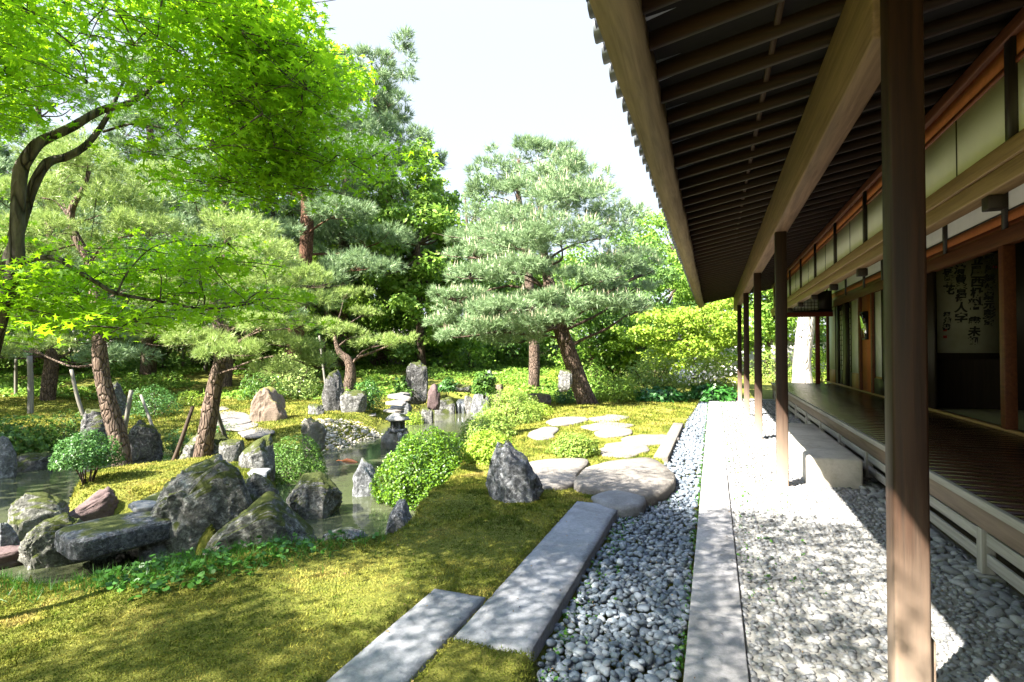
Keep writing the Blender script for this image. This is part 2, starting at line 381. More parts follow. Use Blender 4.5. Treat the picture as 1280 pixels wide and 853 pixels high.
def ground_mat():
    mt, t, b = newmat('moss_ground'); co = coords(t)
    n1 = noise(t, co, 1.3, 7, .62, .4); n2 = noise(t, co, 14, 6, .65); n3 = noise(t, co, 90, 3, .7)
    col = ramp(t, n1, [(.30, (.045, .075, .010)), (.48, (.085, .11, .016)), (.62, (.16, .155, .028)), (.78, (.22, .18, .05))])
    col = mix(t, .45, col, ramp(t, n2, [(.3, (.035, .055, .008)), (.55, (.13, .135, .02)), (.75, (.28, .235, .06))]))
    col = mix(t, .35, col, ramp(t, n3, [(.3, (.02, .03, .005)), (.7, (.30, .27, .07))]))
    t.links.new(col, b.inputs['Base Color']); b.inputs['Roughness'].default_value = .95; b.inputs['Specular IOR Level'].default_value = .1
    a = N(t, 'ShaderNodeMath', operation='MULTIPLY_ADD'); t.links.new(n3, a.inputs[0]); a.inputs[1].default_value = .5; t.links.new(n2, a.inputs[2])
    bump(t, b, a.outputs[0], .8, .04); return mt
M['ground'] = ground_mat()
def moss_mat():
    mt = leafmat('moss_tuft', (.35, .35, .35), (1.0, 1.0, 1.0), .25, None, .85, .1); t = mt.node_tree; b = t.nodes['Principled BSDF']
    src = b.inputs['Base Color'].links[0].from_socket; n1 = noise(t, coords(t), 1.9, 7, .68, .6); n2 = noise(t, coords(t), 11, 4, .6)
    col = ramp(t, n1, [(.38, (.045, .11, .010)), (.47, (.14, .21, .018)), (.56, (.50, .48, .09)), (.65, (.62, .48, .15)), (.74, (.20, .12, .045))])
    col = mix(t, .4, col, ramp(t, n2, [(.3, (.06, .10, .01)), (.7, (.45, .37, .08))])); col = mix(t, 1.0, col, src, 'MULTIPLY')
    t.links.new(col, b.inputs['Base Color'])
    for n_ in t.nodes:
        if n_.bl_idname == 'ShaderNodeBsdfTranslucent': t.links.new(col, n_.inputs[0])
    return mt
M['moss'] = moss_mat()
def pebble_mat(name, lo, mid, hi, rnd):
    mt, t, b = newmat(name)
    if rnd == 'obj': src = N(t, 'ShaderNodeObjectInfo').outputs['Random']
    else: src = N(t, 'ShaderNodeNewGeometry').outputs['Random Per Island']
    col = ramp(t, src, [(0, lo), (.55, mid), (1, hi)]); n1 = noise(t, coords(t), 90, 3, .6)
    col = mix(t, .25, col, ramp(t, n1, [(.3, lo), (.7, hi)]))
    t.links.new(col, b.inputs['Base Color']); b.inputs['Roughness'].default_value = .6; b.inputs['Specular IOR Level'].default_value = .35
    return mt
PC = ((.045, .06, .08), (.115, .145, .18), (.27, .29, .31))
M['pebo'] = pebble_mat('pebble_single', *PC, 'obj'); M['pebi'] = pebble_mat('pebble_bed', *PC, 'isl')
M['pave'] = pebble_mat('set_pebble', (.09, .095, .105), (.19, .192, .195), (.34, .335, .32), 'isl')
def water_mat():
    mt, t, b = newmat('pond_water'); co = coords(t)
    n1 = noise(t, co, .5, 4); t.links.new(ramp(t, n1, [(.3, (.032, .040, .020)), (.7, (.065, .070, .038))]), b.inputs['Base Color'])
    b.inputs['Roughness'].default_value = .06; b.inputs['IOR'].default_value = 1.33; b.inputs['Specular IOR Level'].default_value = .7
    n2 = noise(t, coords(t, (1, 1, 1)), 5, 3); bump(t, b, n2, .12, .03); return mt
M['water'] = water_mat()

# ------------------------------------------------------------------ terrain
ZW = -0.60
def poly(pts, z=ZW): return np.array([P(q[0], q[1], q[2] if len(q) > 2 else z)[:2] for q in pts])
PONDS = [
    poly([(-700, 600), (-300, 575), (-100, 570), (0, 569), (60, 567), (120, 567), (170, 568), (225, 575), (250, 584), (238, 597), (205, 604), (170, 608), (120, 612), (85, 622), (72, 645), (40, 700, -.12), (-60, 706, -.10), (-400, 700, -.1)]),
    poly([(20, 702, -.12), (95, 708, -.10), (200, 712, -.10), (300, 708, -.10), (400, 694, -.08), (440, 684, -.08), (440, 640), (345, 640), (320, 652), (265, 692), (205, 690), (195, 655), (95, 655), (50, 640)]),
    poly([(345, 645), (352, 615), (338, 598), (345, 582), (380, 572), (430, 569), (462, 563), (480, 555), (505, 549), (512, 538), (530, 524), (545, 514), (570, 509), (604, 510), (614, 520), (604, 540), (590, 562), (560, 592), (545, 625, -.3), (522, 650, -.12), (486, 680, -.08), (440, 688, -.08), (400, 690, -.08), (365, 680)]),
]
def sdist(p, q):
    """signed distance of points p (n,2) to polygon q: positive inside"""
    d = np.full(len(p), 1e9); ins = np.zeros(len(p), bool)
    for i in range(len(q)):
        a, b = q[i], q[(i + 1) % len(q)]; e = b - a; L = np.dot(e, e) + 1e-12
        t_ = np.clip(((p - a) @ e) / L, 0, 1); d = np.minimum(d, np.linalg.norm(p - a - t_[:, None] * e, axis=1))
        c = (a[1] > p[:, 1]) != (b[1] > p[:, 1])
        with np.errstate(divide='ignore', invalid='ignore'):
            xi = a[0] + (p[:, 1] - a[1]) / (b[1] - a[1]) * e[0]
        ins ^= c & (p[:, 0] < xi)
    return np.where(ins, d, -d)
def sstep(a, b, x):
    t_ = np.clip((x - a) / (b - a), 0, 1); return t_ * t_ * (3 - 2 * t_)
def trough_left(y):
    return np.interp(y, [1.2, 1.9, 2.3, 2.75, 2.95, 5.9, 6.3, 7.2, 9.0, 11.0, 13, 20], [-.50, -.55, -.72, -.86, -.92, -.92, -.66, -.50, -.74, -.70, -.62, -.40])
def height(xy):
    xy = np.atleast_2d(np.asarray(xy, float)); x, y = xy[:, 0], xy[:, 1]
    dv = x * FWD[0] + y * FWD[1]; lat = x * RGT[0] + y * RGT[1]
    p3 = np.column_stack([xy, np.zeros(len(xy))])
    z = np.where(dv > 0, 0, 0) + 0.0
    # island and far bank lie lower than the lawn by the house
    z = z - .22 * sstep(-3.4, -5.2, x)
    z = z + fbm(p3 * .5, 3, 3) * .14 * sstep(-1.5, -4, x) + (.052 + .022 * fbm(p3 * 2.4, 13, 3)) * sstep(-.9, -.95, x) * (1 - sstep(-3.4, -5.2, x)) * (1 - sstep(5.5, 6.5, y))
    rise = np.maximum(0, dv - 19.5) * .085 * sstep(-4.5, -8.5, x)
    z = z + np.minimum(rise, 1.6) + .22 * sstep(15, 22, dv) * sstep(-4, -7, x)
    s = np.max([sdist(xy, q) for q in PONDS], axis=0)
    s = s + fbm(p3 * 1.7, 9, 3) * .12
    wd_ = .07 + .21 * sstep(5.5, 8, dv) + 1.5 * sstep(9.5, 12.5, dv) * sstep(-5.5, -7.5, x)
    k = sstep(0, 1, (s + wd_) / (wd_ + .16))
    z = z * (1 - k) + (-.95) * k
    for (x0, x1, y0, y1) in ((-1.42, -.955, 2.86, 5.90), (-1.835, -1.45, .4, 3.40)):   # beds of the two slabs
        k = sstep(x0 - .03, x0 + .03, x) * (1 - sstep(x1 - .03, x1 + .03, x)) * sstep(y0 - .03, y0 + .03, y) * (1 - sstep(y1 - .03, y1 + .03, y))
        z = z * (1 - k) - .06 * k
    # the strip by the house is dug out for slabs, pebbles and paving
    e_ = trough_left(y) - .035
    strip = sstep(e_ - .02, e_ + .02, x) * (1 - sstep(20.5, 20.7, y)) * sstep(-3.4, -3.2, y)
    z = z * (1 - strip) + (-.12) * strip
    return z
def axis_lines(lo, a, b, hi, fine, grow):
    v = list(np.arange(a, b, fine)); s_ = fine; x_ = a
    while x_ > lo: s_ *= grow; x_ -= s_; v.append(x_)
    s_ = fine; x_ = v[int((b - a) / fine) - 1] if False else b
    while x_ < hi: v.append(x_); s_ *= grow; x_ += s_
    return np.array(sorted(v))
gx = axis_lines(-160, -13.5, -.2, 90, .06, 1.10); gy = axis_lines(-60, 1.2, 21, 220, .07, 1.09)
GX, GY = np.meshgrid(gx, gy, indexing='ij'); XY = np.column_stack([GX.ravel(), GY.ravel()])
GZ = height(XY)
nx, ny = len(gx), len(gy); idx = np.arange(nx * ny).reshape(nx, ny)
F = np.stack([idx[:-1, :-1], idx[1:, :-1], idx[1:, 1:], idx[:-1, 1:]], -1).reshape(-1, 4)
tag(link_mesh('ground', np.column_stack([XY, GZ]), [F], M['ground'], smooth=True), 'mossy garden ground sloping down to the pond', 'ground', kind='structure')
wv = [(-45, 0, ZW), (1, 0, ZW), (1, 32, ZW), (-45, 32, ZW)]
tag(link_mesh('pond_water', wv, [[(0, 1, 2, 3)]], M['water']), 'murky green pond water between rocks', 'pond', kind='structure')
def H(x, y): return float(height([(x, y)])[0])

# paving beside the house
PY0, PY1 = -3.0, 20.3
tag(MB().box(.165, 2.6, PY0, PY1, -.11, -.012).build('paving', M['mortar']), 'mortar bed of the pebble paving under the eaves', 'paving', kind='structure')
cb = MB(); ys = [-3.0, .2, 3.72, 7.35, 10.9, 14.6, 17.6, 20.3]
for a, b in zip(ys[:-1], ys[1:]): cb.box(-.155, .16, a + .003, b - .003, -.115, .018)
tag(cb.build('kerb', M['curb'], bevel=.006), 'long granite kerb between loose and set pebbles', 'kerb', kind='structure')
tag(MB().box(-.16, 2.2, 20.31, 20.62, -.115, .02).build('kerb', M['curb'], bevel=.006), 'granite kerb crossing the far end of the paving', 'kerb', kind='structure')

# pebbles
bm = bmesh.new(); bmesh.ops.create_icosphere(bm, subdivisions=2, radius=1.0)
ICO_V = np.array([v.co for v in bm.verts]); ICO_F = np.array([[v.index for v in f.verts] for f in bm.faces]); bm.free()
bm = bmesh.new(); bmesh.ops.create_icosphere(bm, subdivisions=1, radius=1.0)
IC1_V = np.array([v.co for v in bm.verts]); IC1_F = np.array([[v.index for v in f.verts] for f in bm.faces]); bm.free()
def peb_shape(V, s):
    q = V * np.array([1.0, .74, .44]); q = np.sign(q) * np.abs(q) ** .93
    return q * (1 + .16 * vnoise(V * 1.1 + 9.1 * s, s))[:, None]
pts = []
y = 1.2
while y < 20.2:
    sp = .038 if y < 7 else .055
    for x in np.arange(-.95, -.15, sp * 1.12):
        xx, yy = x + rng.normal() * .014, y + rng.normal() * .014
        if trough_left(yy) + rng.normal() * .03 < xx < -.185: pts.append((xx, yy, -.055 + rng.uniform(-.014, .02)))
    y += sp * .86
pts = np.array(pts)
# a few strays lying higher, and some on the moss edge
up = rng.choice(len(pts), int(len(pts) * .16), replace=False); extra = pts[up] + np.column_stack([rng.normal(size=(len(up), 2)) * .02, rng.uniform(.016, .03, len(up))])
pts = np.vstack([pts, extra])
Nn = rng.normal(size=(len(pts), 3)) * .3 + (0, 0, 1)
RR = frames(Nn); ss = np.exp(rng.normal(size=len(pts)) * .26) * .0285
ss = np.where(pts[:, 1] > 7, ss * 1.2, np.minimum(ss, .046))
vis = (np.abs((pts @ RGT - CAM @ RGT) / np.maximum((pts - CAM) @ FWD, .1)) < .95) & (-((pts - CAM) @ UPV) / np.maximum((pts - CAM) @ FWD, .1) < .615)
dist = (pts - CAM) @ FWD; order = np.argsort(np.where(vis, dist / ss * .0285, 1e6))[:300]
single = np.zeros(len(pts), bool); single[order] = True
pmesh = []
for k in range(8):
    o = link_mesh('pebble', peb_shape(ICO_V, k + 1), [ICO_F], M['pebo'], smooth=True); pmesh.append(o.data); bpy.data.objects.remove(o)
for j in np.where(single)[0]:
    o = bpy.data.objects.new('pebble', pmesh[j % 8]); C.objects.link(o)
    R3 = Matrix(RR[j].tolist()).to_4x4(); o.matrix_world = Matrix.Translation(pts[j]) @ R3 @ Matrix.Scale(float(ss[j]), 4)
    tag(o, 'smooth blue grey river pebble lying loose in the drip channel beside the kerb', 'pebble', 'loose river pebbles in the drip channel')
rest = np.where(~single)[0]; mbp = MB()
for k in range(8):
    r = rest[rest % 8 == k]; hi = r[pts[r, 1] < 5]; lo = r[pts[r, 1] >= 5]
    if len(hi): mbp.add(*inst(peb_shape(ICO_V, k + 1), ICO_F, pts[hi], RR[hi], ss[hi]))
    if len(lo): mbp.add(*inst(peb_shape(IC1_V, k + 1), IC1_F, pts[lo], RR[lo], ss[lo]))
tag(mbp.build('pebbles', M['pebi'], smooth=True), 'loose blue grey river pebbles filling the drip channel', 'pebbles', kind='stuff')
# pebbles set in the paving
pts = []; y = 1.2
while y < 20.2:
    sp = .040 if y < 8 else .062
    for x in np.arange(.185, 1.98, sp * 1.22):
        pts.append((x + rng.normal() * .010, y + rng.normal() * .010, -.014 + rng.uniform(-.006, .008)))
    y += sp * .95
pts = np.array(pts); RR = frames(rng.normal(size=(len(pts), 3)) * .25 + (0, 0, 1)); ss = np.exp(rng.normal(size=len(pts)) * .2) * np.where(pts[:, 1] < 8, .0245, .037)
mbp = MB()
for k in range(6):
    r = np.arange(k, len(pts), 6); mbp.add(*inst(peb_shape(IC1_V, k + 11), IC1_F, pts[r], RR[r], ss[r]))
tag(mbp.build('set_pebbles', M['pave'], smooth=True), 'flat pebbles set in mortar as paving under the eaves', 'pebbles', kind='stuff')
pts = []; y = 1.5
while y < 20:
    for x in (1.70, 1.79, 1.88): pts.append((x + rng.normal() * .015, y + rng.normal() * .02, .0))
    y += .085
pts = np.array(pts); r_ = frames(rng.normal(size=(len(pts), 3)) * .3 + (0, 0, 1))
tag(MB().add(*inst(peb_shape(ICO_V, 31), ICO_F, pts, r_, np.exp(rng.normal(size=len(pts)) * .15) * .052)).build('edge_pebbles', M['pave'], smooth=True),
    'larger rounded pebbles along the foot of the veranda', 'pebbles', kind='stuff')

# ------------------------------------------------------------------ the house
house = empty('temple_hall', (2.0, 8.0, 0), 'long wooden temple hall with deep tiled eaves, open veranda and white upper panels', 'hall')
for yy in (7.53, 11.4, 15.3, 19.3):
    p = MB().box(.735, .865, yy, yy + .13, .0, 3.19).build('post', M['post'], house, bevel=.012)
    MB().box(.68, .92, yy - .055, yy + .185, -.09, .012).build('base_stone', M['curb'], p, bevel=.01)
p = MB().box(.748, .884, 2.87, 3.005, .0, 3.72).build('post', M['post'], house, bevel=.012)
MB().box(.69, .94, 2.81, 3.06, -.09, .012).build('base_stone', M['curb'], p, bevel=.01)
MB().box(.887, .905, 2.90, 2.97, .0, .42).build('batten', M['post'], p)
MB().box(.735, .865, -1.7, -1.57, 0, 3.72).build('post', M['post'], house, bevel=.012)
MB().box(.718, .882, 3.007, 22.3, 3.185, 3.70).build('eave_beam', M['beam'], house, bevel=.012)
# roof
SL = .20
def zr(x): return 3.50 + SL * (x + .335)
roof = MB().hexa([(-.56, -4.2, zr(-.56) + .125), (11, -4.2, zr(11) + .125), (11, 22.55, zr(11) + .125), (-.56, 22.55, zr(-.56) + .125),
                  (-.56, -4.2, zr(-.56) + .20), (11, -4.2, zr(11) + .9), (11, 22.55, zr(11) + .9), (-.56, 22.55, zr(-.56) + .20)]).build('roof', M['tile'], house)
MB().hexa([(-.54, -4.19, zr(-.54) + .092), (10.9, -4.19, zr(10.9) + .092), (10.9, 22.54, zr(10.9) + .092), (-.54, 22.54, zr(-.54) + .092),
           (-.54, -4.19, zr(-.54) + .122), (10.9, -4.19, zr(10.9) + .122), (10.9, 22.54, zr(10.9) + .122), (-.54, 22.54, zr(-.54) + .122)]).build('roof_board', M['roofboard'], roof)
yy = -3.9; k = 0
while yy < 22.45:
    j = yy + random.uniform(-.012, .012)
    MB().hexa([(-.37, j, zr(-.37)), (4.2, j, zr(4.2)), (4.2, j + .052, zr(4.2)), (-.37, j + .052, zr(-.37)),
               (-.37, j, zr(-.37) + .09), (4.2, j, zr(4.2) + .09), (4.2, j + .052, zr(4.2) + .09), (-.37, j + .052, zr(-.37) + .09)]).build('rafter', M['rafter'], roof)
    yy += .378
for xb in (.36,):
    MB().box(xb, xb + .035, -4.1, 22.5, zr(xb) + .060, zr(xb) + .091).build('batten', M['batten'], roof)
# fascia board with a worn inner edge
n = 360; fy = np.linspace(-4.15, 22.5, n)
inner = -.345 + .010 * vnoise(np.column_stack([fy * 1.7, fy * 0, fy * 0]), 5) + .007 * (np.floor(fy * 2.6) % 2)
rows = [(-.535 + .004 * vnoise(np.column_stack([fy * 3, fy * 0 + 5, fy * 0]), 6), 3.338), (inner, 3.398), (inner, 3.583), (np.full(n, -.54), 3.545)]
V = np.concatenate([np.column_stack([r[0] * np.ones(n), fy, np.full(n, r[1])]) for r in rows]); Ff = []
for a in range(4):
    b = (a + 1) % 4; i = np.arange(n - 1); Ff.append(np.stack([a * n + i, a * n + i + 1, b * n + i + 1, b * n + i], -1))
V = np.vstack([V]); Ff = np.concatenate(Ff); Ff = np.vstack([Ff, [(0, n, 2 * n, 3 * n)], [(4 * n - 1, 3 * n - 1, 2 * n - 1, n - 1)]])
link_mesh('fascia', V, [Ff], M['fascia'], roof)
tl = MB(); yy = -4.1
while yy < 22.4:
    x0, x1 = -.635 + random.uniform(-.012, .012), .3
    ang = np.linspace(0, 2 * math.pi, 9); r_ = .07
    ring0 = [(x0, yy + r_ * math.cos(a), zr(x0) + .140 + r_ * math.sin(a)) for a in ang]
    ring1 = [(x1, yy + r_ * math.cos(a), zr(x1) + .185 + r_ * math.sin(a)) for a in ang]
    tl.add(ring0 + ring1, [(i, i + 1, i + 10, i + 9) for i in range(8)])
    tl.add(ring0 + [(x0, yy, zr(x0) + .140)], [(i + 1, i, 9) for i in range(8)])
    s0 = [(-.615, yy + .06 + t_ * .13, zr(-.585) + .12 - .045 * math.sin(math.pi * t_)) for t_ in np.linspace(0, 1, 7)]
    tl.add(s0 + [(a, b, c + .05) for a, b, c in s0], [(i, i + 1, i + 8, i + 7) for i in range(6)])
    yy += .25
tl.build('eave_tiles', M['tile'], roof)
# veranda
ver = MB(); yy = -3.0
while yy < 20.7:
    ver.box(1.90, 3.86, yy + .002, yy + .186, .53, .58 + random.uniform(-.0012, .0012)); yy += .188
ver = ver.build('veranda', M['floor'], house)
MB().box(1.855, 1.896, -3, 20.78, .522, .584).build('edge_board', M['greywood'], ver, bevel=.005)
MB().box(1.875, 1.945, -3, 20.76, .365, .519).build('side_beam', M['edge'], ver, bevel=.004)
for yy in np.arange(.1, 20.9, 1.65):
    p = MB().box(1.868, 1.955, yy, yy + .092, .03, .362).build('support_post', M['greypost'], ver, bevel=.005)
    MB().box(1.83, 2.0, yy - .04, yy + .13, -.06, .028).build('base_stone', M['mortar'], p, bevel=.01)
    if yy + 1.65 < 20.9:
        for z0, z1 in ((.245, .335), (.095, .185)):
            MB().box(1.895, 1.92, yy + .094, yy + 1.648, z0, z1).build('rail', M['greywood'], ver, bevel=.004)
MB().box(2.2, 2.24, -3, 20.7, -.1, .5).build('underfloor_board', M['dark'], ver)
MB().box(1.9, 3.8, 20.70, 20.76, .05, .52).build('end_board', M['edge'], ver)
# hanging wall over the veranda edge
hw = MB().box(1.885, 2.02, -4, 20.85, 2.85, 2.985).box(1.865, 2.02, -4, 20.85, 2.99, 3.12).build('hanging_beam', M['gate'], house, bevel=.008)
MB().box(1.95, 1.985, -4, 20.8, 3.122, 3.655).build('upper_panel', M['plaster'], hw)
for yy in np.arange(.77, 20.9, 1.93):
    MB().box(1.915, 2.005, yy, yy + .10, 3.123, 3.86).build('stud', M['dark'], hw)
    MB().box(1.91, 2.03, yy + .35, yy + .46, 2.745, 2.846).build('block', M['dark'], hw, bevel=.006)
for yy in np.arange(.77 + .99, 20.0, 1.93): MB().box(1.944, 1.952, yy, yy + .012, 3.123, 3.65).build('seam', M['dark'], hw)
MB().box(1.938, 1.993, -4, 20.8, 3.657, 3.70).build('rail', M['red'], hw)
MB().box(1.945, 1.985, -4, 20.8, 3.702, 3.84).build('upper_board', M['orange'], hw)
MB().box(1.90, 2.03, -4, 20.85, 3.842, 3.935).build('plate', M['kamoi'], hw, bevel=.006)
MB().box(1.915, 1.955, -4, 20.8, 3.121, 3.15).build('sill', M['dark'], hw)
# wall of the rooms at x = 3.8
WX = 3.80
MB().box(WX - .05, WX + .08, -4, 22.1, 3.15, 3.36).build('lintel', M['kamoi'], house, bevel=.006)
MB().box(WX - .055, WX + .09, -4, 22.1, .582, .615).build('threshold', M['tan'], house)
MB().box(WX, WX + .05, -4, 22.1, 3.362, 3.46).build('band_dark', M['red'], house)
MB().box(WX - .003, WX + .045, -4, 22.1, 3.463, 3.60).build('band', M['orange'], house)
MB().box(WX + .005, WX + .05, -4, 22.1, 3.62, 4.5).build('upper_wall', M['plaster'], house)
MB().box(WX - .008, WX + .05, -4, 22.1, 3.602, 3.622).build('band_dark', M['dark'], house)
for yy in (1.6, 3.55, 5.5, 7.45, 9.33, 11.4, 13.35, 15.15, 16.85, 19.0, 21.95):
    MB().box(WX - .035, WX + .085, yy, yy + .11, 3.362, 4.4).build('stud', M['dark'], house)
def wpanel(y0, y1, white=True):
    a = MB().box(WX, WX + .03, y0, y1, 1.05, 3.145).build('shoji_panel', M['paper'], house)
    MB().box(WX - .003, WX + .03, y0, y1, .62, 1.047).build('dado', M['tan'], a)
    f = MB()
    for yy in (y0 - .012, y1 - .025): f.box(WX - .012, WX + .035, yy, yy + .037, .616, 3.148)
    f.build('panel_frame', M['dark'], a); return a
def wlattice(y0, y1):
    a = MB().box(WX + .045, WX + .06, y0, y1, 1.05, 3.0).build('shoji_lattice', M['plaster'], house)
    f = MB()
    for z in np.arange(1.05, 3.0, .16): f.box(WX + .03, WX + .044, y0, y1, z, z + .022)
    for yy in (y0, (y0 + y1) / 2, y1 - .02): f.box(WX + .028, WX + .043, yy, yy + .022, 1.05, 3.0)
    f.build('lattice_bars', M['dark'], a); MB().box(WX + .03, WX + .06, y0, y1, .62, 1.045).build('kick_board', M['dark'], a)
def wdark(y0, y1): MB().box(WX + .0, WX + .035, y0, y1, .62, 3.145).build('door_stile', M['dark'], house)
def yat(px, py=430): d = ray(px, py); return WX * d[1] / d[0]
wpanel(yat(1044.5), yat(1036.5)); wdark(yat(1048), yat(1045)); wlattice(yat(1052.5), yat(1048)); wdark(yat(1060), yat(1053)); wlattice(yat(1064), yat(1060)); wpanel(yat(1074), yat(1064.5))
for px in (1076.5, 1092.5, 1259, 1035.5):
    yy = yat(px); MB().box(WX - .06, WX + .08, yy - .07, yy + .07, .617, 3.148).build('pillar', M['kamoi'], house, bevel=.008)
y0, y1 = yat(1090), yat(1078)
door = MB().box(WX + .0, WX + .03, y0, y1, .62, 3.146).build('cedar_door', M['orange'], house)
wpanel(yat(1103), yat(1094)); wdark(yat(1111), yat(1103.5))
MB().box(WX - .03, WX + .06, yat(1111), yat(1094), .62, 1.0).build('kick_board', M['dark'], house)
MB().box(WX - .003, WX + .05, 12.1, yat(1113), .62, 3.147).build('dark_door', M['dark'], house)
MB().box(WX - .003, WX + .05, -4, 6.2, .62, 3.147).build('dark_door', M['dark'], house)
# room
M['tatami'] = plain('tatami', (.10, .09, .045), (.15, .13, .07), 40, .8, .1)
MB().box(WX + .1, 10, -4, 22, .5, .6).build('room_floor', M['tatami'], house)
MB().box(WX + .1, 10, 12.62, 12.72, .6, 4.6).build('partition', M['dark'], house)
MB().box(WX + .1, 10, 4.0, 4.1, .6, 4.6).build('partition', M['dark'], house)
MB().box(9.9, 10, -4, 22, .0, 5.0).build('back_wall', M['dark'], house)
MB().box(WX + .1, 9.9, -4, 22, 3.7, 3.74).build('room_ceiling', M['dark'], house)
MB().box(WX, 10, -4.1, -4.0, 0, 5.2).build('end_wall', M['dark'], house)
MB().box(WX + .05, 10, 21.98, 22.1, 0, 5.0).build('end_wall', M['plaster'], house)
MB().box(2.0, 9.9, -4, 21.9, -.1, .0).build('underfloor', M['soil'], house)
# far end of the veranda: red cross beam, lattice transom and corner post
cx = MB().box(1.93, 3.74, 20.70, 20.84, 2.83, 2.985).build('cross_beam', M['redx'], house, bevel=.006)
MB().box(1.93, 3.74, 20.69, 20.85, 2.99, 3.04).build('cross_rail', M['dark'], cx)
MB().box(2.1, 3.3, 20.78, 20.80, 3.042, 3.62).build('transom', M['paper'], cx)
f = MB()
for x in np.arange(2.1, 3.31, .1): f.box(x, x + .014, 20.765, 20.778, 3.042, 3.62)
for z in np.arange(3.1, 3.62, .1): f.box(2.1, 3.3, 20.764, 20.777, z, z + .012)
f.build('transom_bars', M['dark'], cx)
MB().box(3.32, 3.72, 20.74, 20.83, 3.042, 3.7).build('end_block', M['dark'], cx)
MB().box(3.22, 3.35, 20.70, 20.83, .58, 2.828).build('corner_post', M['redx'], house, bevel=.01)

# framed glass on the cedar door
M['glassy'] = None
mt, t, b = newmat('mirror_glass'); b.inputs['Metallic'].default_value = 1.0; b.inputs['Roughness'].default_value = .04; b.inputs['Base Color'].default_value = (.8, .82, .78, 1); M['glassy'] = mt
ym = (y0 + y1) / 2 + .08
fr = empty('framed_mirror', (WX - .03, ym, 2.3), 'small upright framed mirror reflecting the garden, hung on the orange door panel', 'mirror')
tl_ = .06
MB().hexa([(WX - .035, ym - .27, 1.98), (WX - .006, ym - .27, 1.98), (WX - .006, ym + .27, 1.98), (WX - .035, ym + .27, 1.98),
           (WX - .035 - tl_, ym - .27, 2.72), (WX - .006, ym - .27, 2.72), (WX - .006, ym + .27, 2.72), (WX - .035 - tl_, ym + .27, 2.72)]).build('frame', M['iron'], fr)
MB().hexa([(WX - .039, ym - .23, 2.02), (WX - .036, ym - .23, 2.02), (WX - .036, ym + .23, 2.02), (WX - .039, ym + .23, 2.02),
           (WX - .039 - tl_ * .9, ym - .23, 2.68), (WX - .036 - tl_ * .9, ym - .23, 2.68), (WX - .036 - tl_ * .9, ym + .23, 2.68), (WX - .039 - tl_ * .9, ym + .23, 2.68)]).build('mirror_glass', M['glassy'], fr)

# hanging calligraphy scroll in the dark room
SY = 12.60
def sx(px, py=400): d = ray(px, py); return SY * d[0] / d[1]
def szz(px, py): d = ray(px, py); return CAM[2] + SY * d[2] / d[1]
x0, x1, zb, zt = sx(1171), sx(1248), szz(1210, 441.5), szz(1246, 316.5)
scr = empty('calligraphy_scroll', (x0, SY - .02, zb), 'tall paper panel of black brush calligraphy in columns, hung in the dark room', 'scroll')
M['oldpaper'] = plain('old_paper', (.30, .29, .21), (.38, .37, .28), 5, .9, .03)
MB().box(x0, x1, SY - .012, SY - .004, zb, zt).build('paper', M['oldpaper'], scr)
MB().box(x0 - .10, x1 + .10, SY - .004, SY - .001, zb - .12, zt + .3).build('mount', M['dark'], scr)
M['ink'] = plain('ink', (.008, .008, .008), (.015, .015, .015), 10, .7)
M['seal'] = plain('seal_red', (.45, .05, .03), (.5, .06, .04), 10, .7)
W_ = x1 - x0; Hh = zt - zb
cols = [(.86, .98, '羅座無憾葉元彭宛', .135), (.655, .985, '立風西极料', .165), (.60, .37, '盡未如', .135), (.385, .99, '湖清昔善得人字', .150), (.20, .99, '也哀繫花', .150), (.17, .42, '扼泊書', .085)]
ink_v, ink_f = [], []
for cxf, top, txt, sz in cols:
    zc = zb + top * Hh
    for ch in txt:
        fc = bpy.data.curves.new('brush', 'FONT'); fc.body = ch; fc.size = sz * W_ * random.uniform(1.15, 1.5); fc.offset = .008; fc.shear = random.uniform(.0, .25); fc.align_x = 'CENTER'
        o = bpy.data.objects.new('brush', fc); C.objects.link(o); zc -= fc.size
        bpy.context.view_layer.update()
        me = o.to_mesh(); vs = np.array([v.co[:] for v in me.vertices]); fs = [tuple(p_.vertices) for p_ in me.polygons]; o.to_mesh_clear()
        rz_ = random.uniform(-.06, .06)
        vs = np.column_stack([vs[:, 0] * math.cos(rz_) - vs[:, 1] * math.sin(rz_), vs[:, 0] * math.sin(rz_) + vs[:, 1] * math.cos(rz_)])
        wv2 = np.column_stack([x0 + cxf * W_ + random.uniform(-.02, .02) + vs[:, 0], np.full(len(vs), SY - .0165), zc + fc.size * .12 + vs[:, 1]])
        for f_ in fs:
            for i_ in range(1, len(f_) - 1): ink_f.append((f_[0] + len(ink_v), f_[i_] + len(ink_v), f_[i_ + 1] + len(ink_v)))
        ink_v.extend(wv2.tolist()); bpy.data.objects.remove(o); bpy.data.curves.remove(fc)
link_mesh('calligraphy', np.array(ink_v), [ink_f], M['ink'], scr)
for cxf, zf in ((.13, .235), (.13, .165), (.955, .86)):
    MB().box(x0 + cxf * W_ - .03, x0 + cxf * W_ + .03, SY - .014, SY - .0125, zb + zf * Hh - .025, zb + zf * Hh + .025).build('seal', M['seal'], scr)

# step stone before the veranda
stp = MB()
stp.box(1.105, 1.72, 7.80, 11.35, -.05, .345)
o = tag(stp.build('step_stone', M['step'], bevel=.03, loc=(1.4, 9.5, 0)), 'long pale granite block used as a step below the veranda', 'step stone')

